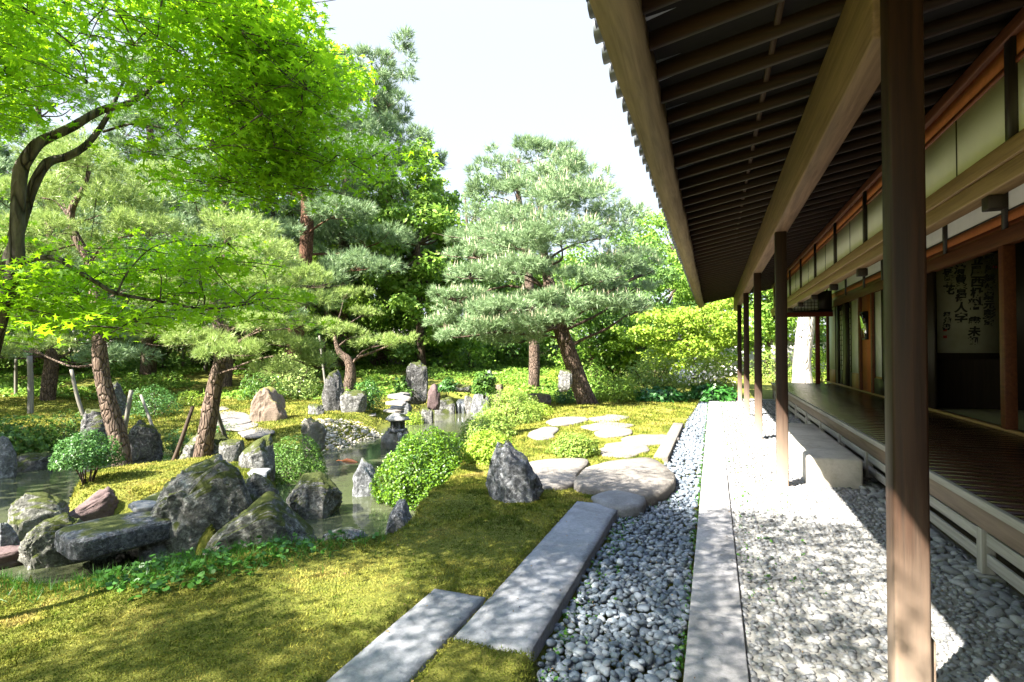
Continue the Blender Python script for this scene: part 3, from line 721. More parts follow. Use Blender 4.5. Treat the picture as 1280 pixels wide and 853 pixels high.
# ------------------------------------------------------------------ slabs and flat stones
def slab(name, x0, x1, y0, y1, z0, z1, mat, label, cat, bev=.008):
    nx_, ny_ = 9, int((y1 - y0) / .06); xs = np.linspace(x0, x1, nx_); ys_ = np.linspace(y0, y1, ny_)
    X, Y = np.meshgrid(xs, ys_, indexing='ij'); P3 = np.column_stack([X.ravel(), Y.ravel(), np.zeros(X.size)])
    edge = np.minimum(np.minimum(P3[:, 0] - x0, x1 - P3[:, 0]), np.minimum(P3[:, 1] - y0, y1 - P3[:, 1]))
    jit = (edge < 1e-6)
    P3[:, 2] = z1 + .003 * fbm(P3 * 9, 4, 3) - np.where(jit, .008, 0)
    P3[:, 0] += np.where(jit, .005 * vnoise(P3 * 14, 8), 0); P3[:, 1] += np.where(jit, .005 * vnoise(P3 * 14, 18), 0)
    i = np.arange(X.size).reshape(nx_, ny_); F4 = np.stack([i[:-1, :-1], i[1:, :-1], i[1:, 1:], i[:-1, 1:]], -1).reshape(-1, 4)
    ring = list(i[:, 0]) + list(i[-1, 1:]) + list(i[-2::-1, -1]) + list(i[0, -2:0:-1]); nr = len(ring)
    low = P3[ring].copy(); low[:, 2] = z0
    V = np.vstack([P3, low]); n0 = len(P3)
    side = np.array([(ring[a], n0 + a, n0 + (a + 1) % nr, ring[(a + 1) % nr]) for a in range(nr)])
    c = ((x0 + x1) / 2, (y0 + y1) / 2, z0)
    return tag(link_mesh(name, V, [np.vstack([F4, side])], mat, loc=c), label, cat)
slab('stone_slab', -1.42, -.955, 2.86, 5.90, -.12, .045, M['granite'], 'long dressed granite slab running between the moss and the loose pebbles', 'stone slab')
slab('stone_slab', -1.835, -1.45, .6, 3.40, -.12, .045, M['granite'], 'nearer dressed granite slab sunk in moss, offset beside the longer slab', 'stone slab')

def flatstone(name, pts, zg, thick, mat, label, cat='stepping stone', seed=0, dome=.02, group=None, fixed=False):
    mx_, my_ = np.mean([p_[0] for p_ in pts]), np.mean([p_[1] for p_ in pts])
    if not fixed:
        thick = .035; dome = .008
        for _ in range(6): zg = H(*P(mx_, my_, zg + .02)[:2])
    q = np.array([P(x, y, zg + thick)[:2] for x, y in pts]); q3 = catmull(np.vstack([np.column_stack([q, q[:, 0] * 0])] + [np.array([[*q[0], 0]])]), 5)[:-1, :2]
    c = q3.mean(0); nr = len(q3); rings = []; rs = [1.0, 1.0, .96, .75, .45, .2]; zs = [-.12, .62, .93, 1, 1, 1]
    for r_, z_ in zip(rs, zs):
        xy = c + (q3 - c) * r_
        p3 = np.column_stack([xy, np.zeros(nr)])
        zz = zg + thick * z_ + dome * fbm(p3 * 3.1, seed, 3) * (1 if z_ > .5 else 0) + dome * (1 - r_)
        p3[:, 2] = zz
        if r_ > .7 and not fixed: p3[:, :2] += np.column_stack([vnoise(p3 * np.array([3.3, 3.3, 0]) + 5, seed + 90), vnoise(p3 * np.array([3.3, 3.3, 0]) + 9, seed + 91)]) * .09
        if r_ > .9: p3[:, :2] += (np.column_stack([vnoise(p3 * 6, seed), vnoise(p3 * 6, seed + 50)]) * .014)
        rings.append(p3)
    V = np.vstack(rings + [np.array([[c[0], c[1], zg + thick + dome]])]); F4 = []
    for k in range(len(rs) - 1):
        i = np.arange(nr); j = (i + 1) % nr; F4.append(np.stack([k * nr + i, k * nr + j, (k + 1) * nr + j, (k + 1) * nr + i], -1))
    k = len(rs) - 1; F3 = [(k * nr + i, k * nr + (i + 1) % nr, (k + 1) * nr) for i in range(nr)]
    return tag(link_mesh(name, V, [np.concatenate(F4), F3], mat, smooth=True, loc=(c[0], c[1], zg)), label, cat, group)
flatstone('stepping_stone', [(716, 596), (735, 582), (770, 574), (815, 572), (843, 590), (838, 606), (812, 618), (770, 612), (725, 606)], -.02, .12, M['flat'], 'largest pale flat rock at the end of the granite slabs', seed=1, cat='flat rock', fixed=True)
flatstone('stepping_stone', [(640, 598), (652, 580), (690, 573), (735, 574), (722, 590), (714, 604), (680, 606)], 0, .07, M['flat'], 'broad low pale rock joined to the left of the largest flat rock', seed=2, cat='flat rock', fixed=True)
flatstone('stepping_stone', [(738, 621), (760, 613), (790, 612), (808, 622), (800, 631), (765, 632)], -.02, .10, M['flatg'], 'small grey flat stone touching the end of the long granite slab', seed=3, fixed=True)
for i, (q, lab) in enumerate([
    ([(745, 560), (770, 552), (800, 553), (815, 562), (790, 569), (755, 568)], 'pale flat stepping stone just behind the largest flat rock'),
    ([(772, 548), (800, 543), (845, 545), (835, 553), (790, 554)], 'wide pale stepping stone beside the straight edging stone'),
    ([(742, 540), (768, 534), (795, 538), (780, 544), (752, 545)], 'oval stepping stone in the sunny moss, third from the flat rock'),
    ([(728, 531), (755, 527), (792, 530), (780, 535), (740, 536)], 'long narrow stepping stone in the sunny moss, fourth from the flat rock'),
    ([(735, 522), (765, 518), (788, 521), (770, 526), (745, 526)], 'small stepping stone nearest to the leaning pine trunk'),
    ([(680, 527), (700, 522), (735, 521), (728, 527), (695, 531)], 'pale stepping stone to the left of the mossy path, below the pine'),
    ([(660, 540), (682, 533), (700, 536), (690, 546), (665, 549)], 'pale boulder edge stone beside the clipped pale bushes')]):
    flatstone('stepping_stone', q, .0, .045, M['flat'], lab, seed=20 + i)
a, b = P(826, 572, .03), P(848, 530, .03)
dv_ = (b - a)[:2]; dv_ /= np.linalg.norm(dv_); nn_ = np.array([dv_[1], -dv_[0]]) * .11
q = [a[:2] - nn_, a[:2] + nn_, b[:2] + nn_, b[:2] - nn_]
tag(MB().hexa([(*p, -.12) for p in q] + [(*p, .05) for p in q]).build('edging_stone', M['flat'], bevel=.012, loc=(q[0][0], q[0][1], 0)), 'straight pale edging stone between sunny moss and loose pebbles', 'edging stone')

# ------------------------------------------------------------------ rocks
bm = bmesh.new(); bmesh.ops.create_icosphere(bm, subdivisions=5, radius=1.0)
R5_V = np.array([v.co for v in bm.verts]); R5_F = np.array([[v.index for v in f.verts] for f in bm.faces]); bm.free()
bm = bmesh.new(); bmesh.ops.create_icosphere(bm, subdivisions=4, radius=1.0)
R4_V = np.array([v.co for v in bm.verts]); R4_F = np.array([[v.index for v in f.verts] for f in bm.faces]); bm.free()
bm = bmesh.new(); bmesh.ops.create_icosphere(bm, subdivisions=6, radius=1.0)
R6_V = np.array([v.co for v in bm.verts]); R6_F = np.array([[v.index for v in f.verts] for f in bm.faces]); bm.free()
def rock(px0, px1, ytop, ybase, zb, label, mat='rock', prof=None, dr=.8, seed=1, box_=.46, rough=.17, cuts=7, name='rock', yaw=0.0, fine=False, cat='rock', gap=None, zoff=0.0):
    cx_ = (px0 + px1) / 2
    if zb > -.5:
        for _ in range(6): zb = max(-.6, H(*P(cx_, ybase, zb)[:2]))
        zb -= .04
    p = P(cx_, ybase, zb); D = depth(p); w_ = (px1 - px0) / FPX * D * .5; h_ = (ybase - ytop) / FPX * D
    r_ = np.random.default_rng(seed); V0, F0 = (R6_V, R6_F) if fine else (R5_V, R5_F)
    V = V0.copy()
    V = np.sign(V) * np.abs(V) ** box_; V /= np.maximum(1, np.linalg.norm(V, axis=1) / 1.36)[:, None]
    for k in range(cuts):                                    # split faces
        n_ = r_.normal(size=3); n_[2] *= .55; n_ /= np.linalg.norm(n_); dd = r_.uniform(.80, 1.08)
        s_ = np.maximum(0, V @ n_ - dd); V = V - np.outer(s_, n_) * .92
    V = V / np.abs(V).max(0)
    ns = fbm(V * 1.7 + seed * 3.7, seed, 4)
    def ridge(q, sd): return 1 - np.abs(vnoise(q, sd)) * 2
    rd = ridge(V * 2.1 + seed, seed + 3) * .55 + ridge(V * 4.6 + seed, seed + 4) * .3 + ridge(V * 9.5 + seed, seed + 5) * .16
    V = V * (1 + rough * 1.25 * ns + rough * .62 * (rd - .35))[:, None]
    V = V + V * (fbm(V * 15 + seed, seed + 9, 3) * rough * .22)[:, None]
    V = V / np.abs(V).max(0)
    u = np.clip((V[:, 0] + 1) / 2, 0, 1)
    if prof is not None:
        pu, pv = zip(*prof); f = np.interp(u, pu, pv) ** .75
    else: f = np.ones(len(V))
    zc = np.where(V[:, 2] > -.15, (V[:, 2] + .15) / 1.1 * f, (V[:, 2] + .15) * .55)
    zc = zc / zc.max()
    hor = p[:3] - CAM; hor[2] = 0; hor /= np.linalg.norm(hor); rt = np.array([hor[1], -hor[0], 0])
    if yaw: rt, hor = rt * math.cos(yaw) + hor * math.sin(yaw), hor * math.cos(yaw) - rt * math.sin(yaw)
    c = p + (hor if not yaw else (p - CAM) / np.linalg.norm(p - CAM) * np.array([1, 1, 0])) * w_ * dr * .75; c[2] = zb + zoff
    W = c + np.outer(V[:, 0] * w_, rt) + np.outer(V[:, 1] * w_ * dr, hor) + np.outer(zc * h_, (0, 0, 1)) * 1.0
    return tag(link_mesh(name, W, [F0], M[mat], smooth=True, loc=tuple(c)), label, cat)
ROCKS = [
 # px0,px1,ytop,ybase,zb,label,mat,prof,dr,seed,extra
 (252, 402, 624, 708, -.22, 'large slanting rock rising from the moss bank, with a sunlit left edge', 'rockm', [(0, .10), (.12, .38), (.3, .62), (.5, .92), (.6, 1.0), (.7, .80), (.85, .45), (1, .15)], .45, 3, dict(fine=True, rough=.17, box_=.5)),
 (186, 314, 578, 694, -.62, 'big dark rugged boulder at the end of the stone bridge', 'rock', [(0, .35), (.15, .62), (.35, .80), (.55, .95), (.72, 1), (.85, .85), (1, .35)], .6, 5, dict(fine=True, rough=.24, cuts=9)),
 (32, 108, 645, 712, -.22, 'pale streaked rock on the bank at the near end of the bridge', 'rockm', [(0, .4), (.25, .75), (.5, 1), (.8, .8), (1, .35)], .7, 8, dict(fine=True, rough=.24)),
 (18, 80, 617, 668, -.55, 'dark round rock capped with green moss at the edge of the pond', 'rockm', [(0, .75), (.3, 1), (.6, .95), (1, .5)], .8, 9, {}),
 (74, 148, 614, 662, -.35, 'reddish purple sloping rock behind the stone bridge', 'rockr', [(0, .12), (.4, .55), (.75, 1), (1, .6)], .5, 10, dict(rough=.22)),
 (96, 196, 648, 690, -.62, 'dark wet stone in the shadow below the stone bridge', 'rockd', None, .5, 51, dict(zoff=-.03)),  # dark filler standing in for the shade under the bridge
 (176, 218, 672, 702, -.62, 'small grey rock in the water under the stone bridge', 'rock2', None, .7, 11, {}),
 (357, 428, 596, 648, -.6, 'grey rock with a mossy flank at the water, below the round bush', 'rock', [(0, .4), (.3, .9), (.6, 1), (1, .45)], .8, 12, dict(fine=True)),
 (303, 356, 592, 640, -.45, 'brown grey rock beside the stepping stones of the island', 'rock', [(0, .7), (.3, 1), (.7, .7), (1, .3)], .8, 13, {}),
 (482, 522, 628, 680, -.30, 'upright pale grey rock on the moss edge in front of the bright azalea', 'rock2', [(0, .5), (.4, .95), (.6, 1), (1, .35)], .8, 14, dict(fine=True)),
 (605, 684, 556, 632, -.06, 'pointed grey boulder standing to the right of the bright azalea', 'rock2', [(0, .45), (.2, .95), (.38, 1), (.58, .72), (.8, .5), (1, .25)], .7, 15, dict(fine=True, rough=.2)),
 (438, 473, 575, 622, -.62, 'grey rock standing in the pond between two azaleas', 'rock2', [(0, .5), (.4, 1), (1, .6)], .8, 16, {}),
 (476, 516, 537, 562, -.62, 'flat topped pale rock at the water carrying the stone lantern', 'rockp', [(0, .8), (.5, 1), (1, .9)], .9, 17, dict(box_=.5)),
 (313, 362, 484, 529, -.25, 'brown domed boulder beside the stone steps on the far bank', 'rockb', [(0, .4), (.25, .9), (.5, 1), (.8, .7), (1, .2)], .8, 18, dict(fine=True)),
 (402, 430, 462, 516, -.1, 'black upright rock under the small twisted pine', 'rockd', [(0, .6), (.5, 1), (1, .8)], .7, 19, {}),
 (425, 460, 488, 518, -.15, 'low grey rock to the right of the black upright rock', 'rock', None, .7, 20, {}),
 (486, 507, 441, 492, .0, 'pale standing stone at the top of the garden steps', 'rockp', [(0, .85), (.3, 1), (.8, .98), (1, .9)], .7, 21, dict(box_=.5, rough=.1)),
 (531, 567, 436, 485, .1, 'big dark standing stone above the waterfall', 'rockd', [(0, .6), (.2, .9), (.6, 1), (.9, .95), (1, .8)], .7, 22, dict(box_=.5, rough=.12)),
 (506, 535, 452, 490, .1, 'shadowed rock between the two standing stones', 'rockd', None, .7, 23, {}),
 (573, 583, 451, 474, .15, 'slim pale upright stone on the slope right of the dark standing stone', 'rockp', None, .7, 24, dict(box_=.5)),
 (588, 619, 463, 520, -.6, 'pale leaning rock to the right of the waterfall', 'rock2', [(0, .25), (.5, .65), (.8, 1), (1, .9)], .9, 25, dict(box_=.5, rough=.12)),
 (594, 620, 462, 482, .1, 'rounded pale boulder above the leaning rock by the waterfall', 'rockp', None, .8, 26, {}),
 (534, 551, 480, 502, -.2, 'reddish pointed rock beside the waterfall stones', 'rockr', [(0, .4), (.5, 1), (1, .3)], .7, 27, {}),
 (540, 570, 497, 518, -.6, 'grey rock at the foot of the waterfall, to its left', 'rock', None, .7, 28, dict(box_=.5)),
 (580, 592, 494, 517, -.6, 'grey rock at the foot of the waterfall, to its right', 'rock', None, .8, 29, dict(box_=.5)),
 (526, 542, 510, 527, -.55, 'small dark rock at the water right of the lantern', 'rock', None, .8, 30, {}),
 (498, 516, 500, 518, -.3, 'grey squared rock behind the stone lantern', 'rock2', None, .8, 31, {}),
 (472, 490, 464, 492, .0, 'slanting grey stone left of the pale standing stone', 'rock2', [(0, 1), (.5, .8), (1, .2)], .6, 32, {}),
 (128, 160, 476, 524, -.2, 'black and white rugged rock behind the leaning pine', 'rockd', [(0, .6), (.5, 1), (1, .5)], .8, 33, dict(rough=.28, box_=.6)),
 (103, 142, 512, 562, -.5, 'dark rock at the far waterline left of the leaning pine', 'rockd', None, .8, 34, {}),
 (-6, 18, 545, 598, -.6, 'grey rock cut by the left border at the far waterline', 'rock2', [(0, 1), (.6, .8), (1, .4)], .8, 35, {}),
 (16, 60, 568, 590, -.62, 'low dark wet rock in the left pond', 'rockd', None, .6, 36, {}),
 (228, 296, 540, 590, -.5, 'dark rock bank behind the trunk of the propped pine', 'rock', [(0, .7), (.4, 1), (.8, .85), (1, .4)], .6, 37, dict(box_=.6, rough=.24)),
 (160, 205, 525, 570, -.5, 'dark shaded rock on the far waterline between the two pines', 'rockd', [(0, .5), (.35, 1), (.7, .75), (1, .3)], .7, 38, dict(box_=.62, cuts=9, rough=.24)),
 (374, 408, 522, 552, -.4, 'rough whitish rock at the left of the pebble beach', 'rockp', [(0, .5), (.4, 1), (.7, .7), (1, .5)], .7, 39, dict(rough=.25)),
 (300, 345, 545, 590, -.45, 'sloping rock on the path behind the round bush', 'rock', [(0, .3), (.5, .7), (1, 1)], .7, 40, {}),
 (275, 305, 550, 580, -.35, 'small grey rock above the island path', 'rock', None, .7, 41, {}),
 (385, 405, 505, 521, -.2, 'small dark rock behind the whitish rock on the far bank', 'rock', None, .7, 42, {}),
 (610, 630, 480, 500, -.05, 'brown rock in the bushes left of the leaning pine trunk', 'rockb', None, .7, 43, {}),
 (655, 690, 492, 508, -.02, 'low brown rock at the foot of the leaning pine', 'rockb', None, .6, 44, {}),
 (697, 716, 462, 482, .2, 'grey upright rock behind the leaning pine trunk', 'rock', None, .7, 45, {}),
 (-40, 40, 690, 716, -.35, 'flat purple grey rock at the left border, low by the water', 'rockr', None, .8, 46, {}),
 (404, 462, 664, 684, -.6, 'flat wet grey rock at the near waterline', 'rock2', [(0, .6), (.5, .9), (1, .4)], .6, 47, dict(box_=.5)),
 (0, 22, 652, 700, -.6, 'grey rock in the water left of the streaked rock', 'rock2', [(0, 1), (1, .4)], .7, 48, {}),
]
for r_ in ROCKS:
    rock(*r_[:6], mat=r_[6], prof=r_[7], dr=r_[8], seed=r_[9], **r_[10])
# stone bridge: a thick slab
pl, pr_ = P(88, 656, -.12), P(193, 634, -.12)
ax = (pr_ - pl); L_ = np.linalg.norm(ax); ax /= L_; nr_ = np.array([-ax[1], ax[0], 0])
V = R5_V.copy(); V = np.sign(V) * np.abs(V) ** .32; V = V / np.abs(V).max(0)
V = V * (1 + .05 * fbm(V * 2.2, 77, 4) + .03 * fbm(V * 8, 79, 3))[:, None]
cc = (pl + pr_) / 2 - nr_ * .12
Wv = cc + np.outer(V[:, 0] * L_ * .62, ax) + np.outer(V[:, 1] * .36, nr_) + np.outer(V[:, 2] * .13 - .17, (0, 0, 1))
M['bridge'] = stone('bridge_stone', (.03, .032, .037), (.09, .093, .102), (.17, .174, .19), 8, (.06, .07, .015), .12, .3)
tag(link_mesh('stone_bridge', Wv, [R5_F], M['bridge'], smooth=True, loc=tuple(cc)), 'thick rough stone slab bridging the water to the island', 'stone bridge')
for i, (q, z_, lab, mm) in enumerate([
    ([(155, 632), (175, 626), (190, 629), (180, 636), (160, 637)], -.2, 'small pale stepping stone at the far end of the stone bridge', 'flatg'),
    ([(180, 624), (200, 614), (228, 610), (232, 620), (205, 628)], -.22, 'flat grey stepping stone near the leaning pine', 'mflat'),
    ([(150, 622), (170, 612), (190, 613), (175, 624)], -.22, 'mossy flat stone at the foot of the leaning pine', 'mflat'),
    ([(303, 592), (315, 585), (336, 586), (330, 594), (312, 595)], -.25, 'pale stepping stone between boulder and round bush', 'flatg'),
    ([(300, 603), (312, 597), (328, 600), (322, 612), (306, 612)], -.25, 'flat stepping stone next to the big rugged boulder', 'mflat'),
    ([(258, 519), (275, 513), (300, 514), (318, 522), (300, 530), (265, 529)], -.15, 'broad stone step left of the brown domed boulder', 'flat'),
    ([(278, 531), (300, 526), (325, 530), (310, 536), (285, 536)], -.2, 'thin pale stone step in front of the brown domed boulder', 'flat'),
    ([(250, 510), (270, 506), (285, 510), (272, 514), (255, 514)], -.1, 'small stone step at the top of the steps by the domed boulder', 'flat'),
    ([(300, 540), (325, 534), (342, 538), (330, 545), (308, 546)], -.25, 'stepping stone on the sunny moss beside the whitish rock', 'flat'),
    ([(422, 531), (440, 526), (452, 529), (440, 534), (425, 535)], -.3, 'thin flat stone on the moss of the far bank', 'flat'),
    ([(440, 517), (455, 511), (472, 512), (470, 518), (452, 520)], -.3, 'pale flat stone at the bottom of the garden steps', 'flat'),
    ([(481, 512), (495, 505), (508, 508), (500, 514)], -.2, 'bottom stone of the garden steps to the standing stone', 'flat'),
    ([(484, 503), (498, 498), (508, 500), (500, 505)], -.08, 'middle stone of the garden steps to the standing stone', 'flat'),
    ([(488, 495), (500, 490), (512, 492), (505, 497)], .04, 'top stone of the garden steps to the standing stone', 'flat'),
    ([(25, 500), (45, 496), (84, 495), (80, 499), (40, 502)], -.2, 'long pale flat stone in the shaded lawn', 'flatg')]):
    flatstone('stepping_stone', q, z_, .07, M[mm], lab, seed=60 + i)
# small stone bridge over the fall
a, b = PD(545, 490, 22.5), PD(588, 490, 22.0); a[2] = b[2] = .14
tag(MB().tube([a, (a + b) / 2 + (0, 0, .03), b], [.16, .17, .15], 10, 5, .2, 3).build('stone_bridge', M['rockm'], smooth=True, loc=tuple(a)), 'little mossy stone slab laid across the top of the waterfall', 'stone bridge')
a = P(575, 517, -.6)
mt, t, b_ = newmat('falling_water'); b_.inputs['Base Color'].default_value = (.55, .58, .6, 1); b_.inputs['Roughness'].default_value = .2
n1 = noise(t, coords(t, (30, 30, 2)), 1, 4); t.links.new(ramp(t, n1, [(.42, (.02, .022, .022)), (.75, (.16, .17, .175))]), b_.inputs['Base Color']); M['fall'] = mt
D_ = depth(a); fw = 18 / FPX * D_
fl = MB(); nw = 9
us = np.linspace(-1, 1, nw); prof_ = [(.0, -.02), (.03, .15), (.08, .30), (.16, .40), (.40, .43), (.9, .44)]
V = [a + RGT * u_ * fw * .30 + FWD * (q_[0] + .05 * math.sin(u_ * 5)) + (0, 0, q_[1] * (1 - .06 * u_ * u_)) for q_ in prof_ for u_ in us]
fl.add(V, [(r_ * nw + c_, r_ * nw + c_ + 1, (r_ + 1) * nw + c_ + 1, (r_ + 1) * nw + c_) for r_ in range(len(prof_) - 1) for c_ in range(nw - 1)])
tag(fl.build('waterfall', M['fall'], smooth=True, loc=tuple(a)), 'small white waterfall dropping between rocks into the pond', 'waterfall', kind='stuff')
# pebble beach on the far bank
pts = []
for _ in range(3200):
    px_, py_ = rng.uniform(378, 482), rng.uniform(534, 574)
    if py_ > 545 + (480 - px_) * .27 or py_ < 533 + (480 - px_) * .04: continue
    q = P(px_, py_, -.42); z_ = H(q[0], q[1])
    if z_ > -.66: pts.append((q[0], q[1], z_ + .01))
pts = np.array(pts); r_ = frames(rng.normal(size=(len(pts), 3)) * .4 + (0, 0, 1))
M['beach'] = pebble_mat('beach_pebble', (.16, .14, .10), (.30, .27, .20), (.42, .38, .31), 'isl')
tag(MB().add(*inst(peb_shape(IC1_V, 41), IC1_F, pts, r_, np.exp(rng.normal(size=len(pts)) * .4) * .035)).build('beach_pebbles', M['beach'], smooth=True), 'pale pebbles of the small beach on the far bank', 'pebbles', kind='stuff')
# koi
p = P(437, 577, ZW); M['koi'] = plain('koi_orange', (.62, .14, .04), (.7, .22, .08), 12, .3)
fish = MB().tube([p + (-.22, 0, -.01), p + (-.1, .02, .0), p + (.05, .0, .0), p + (.2, -.02, -.005)], [.012, .045, .05, .02], 8, 4)
fish.add([p + (-.2, 0, 0), p + (-.32, .06, .006), p + (-.30, -.06, .006)], [(0, 1, 2)])
tag(fish.build('koi_fish', M['koi'], smooth=True, loc=tuple(p)), 'orange carp at the surface of the murky pond', 'fish')

# lantern
p = P(497, 547, -.36); D_ = depth(p); u = D_ / FPX; lx, ly = p[0], p[1]
lan = empty('stone_lantern', (lx, ly, -.40), 'small low stone lantern with a wide cap on a rock by the pond', 'lantern')
def ring(mb, x, y, prof, seg=6, rot=0.3):
    n_ = len(prof); V = []
    for r_, z_ in prof:
        for k in range(seg): V.append((x + r_ * math.cos(rot + 2 * math.pi * k / seg), y + r_ * math.sin(rot + 2 * math.pi * k / seg), z_))
    F4 = [(a * seg + k, a * seg + (k + 1) % seg, (a + 1) * seg + (k + 1) % seg, (a + 1) * seg + k) for a in range(n_ - 1) for k in range(seg)]
    mb.add(V, F4); mb.add(V[-seg:] + [(x, y, prof[-1][1])], [(k, (k + 1) % seg, seg) for k in range(seg)]); return mb
zb_ = -.40
lg = MB()
for sx_, sy_ in ((1, 1), (1, -1), (-1, 1), (-1, -1)):
    MB().tube([(lx + sx_ * .17, ly + sy_ * .17, zb_), (lx + sx_ * .16, ly + sy_ * .16, zb_ + .12), (lx + sx_ * .10, ly + sy_ * .10, zb_ + .2)], [.055, .06, .06], 6, 3).build('leg', M['rock2'], lan)
ring(MB(), lx, ly, [(.20, zb_ + .18), (.24, zb_ + .19), (.24, zb_ + .25), (.17, zb_ + .27)]).build('platform', M['rock2'], lan)
fb = MB()
for k in range(6):
    a = .3 + 2 * math.pi * k / 6; fb.tube([(lx + .15 * math.cos(a), ly + .15 * math.sin(a), zb_ + .26), (lx + .15 * math.cos(a), ly + .15 * math.sin(a), zb_ + .45)], [.03, .03], 6, 1)
ring(fb, lx, ly, [(.10, zb_ + .26), (.10, zb_ + .45)])
fb.build('fire_box', M['rock2'], lan)
ring(MB(), lx, ly, [(.10, zb_ + .44), (.29, zb_ + .45), (.30, zb_ + .48), (.19, zb_ + .57), (.08, zb_ + .63), (.06, zb_ + .68), (.02, zb_ + .72)]).build('cap', M['mflat'], lan)

# ------------------------------------------------------------------ plants
def shrub(px0, px1, ytop, ybase, zb, mat, size, n, label, cat='bush', name='shrub', seed=1, stems=False, lump=.26, flat=.2, dr=.85, zoff=0.0, inner=.25, tilt=.7, bark='bark', tv=LEAF_V, tf=LEAF_F, push=.6):
    for _ in range(6): zb = max(-.62, H(*P((px0 + px1) / 2, ybase, zb)[:2]))
    p = P((px0 + px1) / 2, ybase, zb); D = depth(p); hor = p - CAM; hor[2] = 0; hor /= np.linalg.norm(hor); rt = np.array([hor[1], -hor[0], 0])
    w_ = (px1 - px0) / FPX * D / 2; h_ = (ybase - ytop) / FPX * D; c = p + hor * w_ * dr * push; c[2] = zb + zoff
    d = rng.normal(size=(n, 3)); d[:, 2] = np.abs(d[:, 2]) - flat * rng.uniform(0, 2.2, n); d /= np.linalg.norm(d, axis=1)[:, None]
    rad = 1 - np.abs(rng.normal(size=n)) * .07; k = rng.uniform(size=n) < inner; rad[k] = rng.uniform(.35, .95, k.sum())
    rad *= 1 + lump * 1.5 * fbm(d * 2.7 + seed * 5, seed, 3)
    gap_ = (fbm(d * 5.5 + seed * 3, seed + 7, 2) < -.13) & (rad > .72); rad = np.where(gap_, rad * rng.uniform(.62, .9, n), rad)
    z0 = .34 if stems else .16
    if stems: d[:, 2] = np.where(d[:, 2] < 0, d[:, 2] * .35, d[:, 2])
    Lc = np.column_stack([d[:, 0] * w_ * rad, d[:, 1] * w_ * dr * rad, (z0 + d[:, 2] * rad * (1 - z0)) * h_])
    Lc[:, 2] = np.maximum(Lc[:, 2], .02)
    W = c + np.outer(Lc[:, 0], rt) + np.outer(Lc[:, 1], hor) + np.outer(Lc[:, 2], (0, 0, 1))
    up = np.outer(d[:, 0], rt) + np.outer(d[:, 1], hor) + np.outer(d[:, 2] + .5, (0, 0, 1))
    root = empty(name, c, label, cat)
    V, F_ = leaf_arrays(W - np.asarray(up) * size * .3, up, size, tv, tf, tilt)
    link_mesh('foliage', V, [F_], M[mat], root)
    st = MB(); ns = 14 if stems else 6
    for j in range(ns):
        a = rng.uniform(0, 6.28); r1 = rng.uniform(.02, .12) * w_; r2 = rng.uniform(.3, .75) * w_
        b0 = c + rt * math.cos(a) * r1 + hor * math.sin(a) * r1 + (0, 0, -.12); b1 = c + rt * math.cos(a) * r2 + hor * math.sin(a) * r2 * dr + (0, 0, h_ * rng.uniform(.5, .75))
        mid = (b0 + b1) / 2 + (0, 0, h_ * .06) + rng.normal(size=3) * w_ * .05
        st.tube([b0, mid, b1], [w_ * .028, w_ * .02, w_ * .010], 5, 3)
    st.build('stems', M[bark], root)
    return root

def pad_tufts(c, rx, ry, rz, n, seed):
    r_ = np.random.default_rng(seed)
    m_ = int(np.clip(n / 26, 5, 26)); dc = r_.normal(size=(m_, 3)); dc[:, 2] = np.where(dc[:, 2] < 0, dc[:, 2] * .3, dc[:, 2]); dc /= np.linalg.norm(dc, axis=1)[:, None]
    rc = r_.uniform(.15, 1.0, m_) ** .5 * r_.uniform(.8, 1.15, m_); cen = dc * rc[:, None]; cr = r_.uniform(.22, .44, m_)
    k = r_.integers(0, m_, n); d = r_.normal(size=(n, 3)); d[:, 2] += .35; d /= np.linalg.norm(d, axis=1)[:, None]
    rad = (r_.uniform(.3, 1, n) ** .5 * cr[k])[:, None]
    pos = (cen[k] + d * rad * np.array([1, 1, 1.35])) * np.array([rx, ry, rz]) + c
    ax = d * .75 + dc[k] * np.array([.35, .35, .2]) + (0, 0, .55) + r_.normal(size=(n, 3)) * .2
    return pos, ax
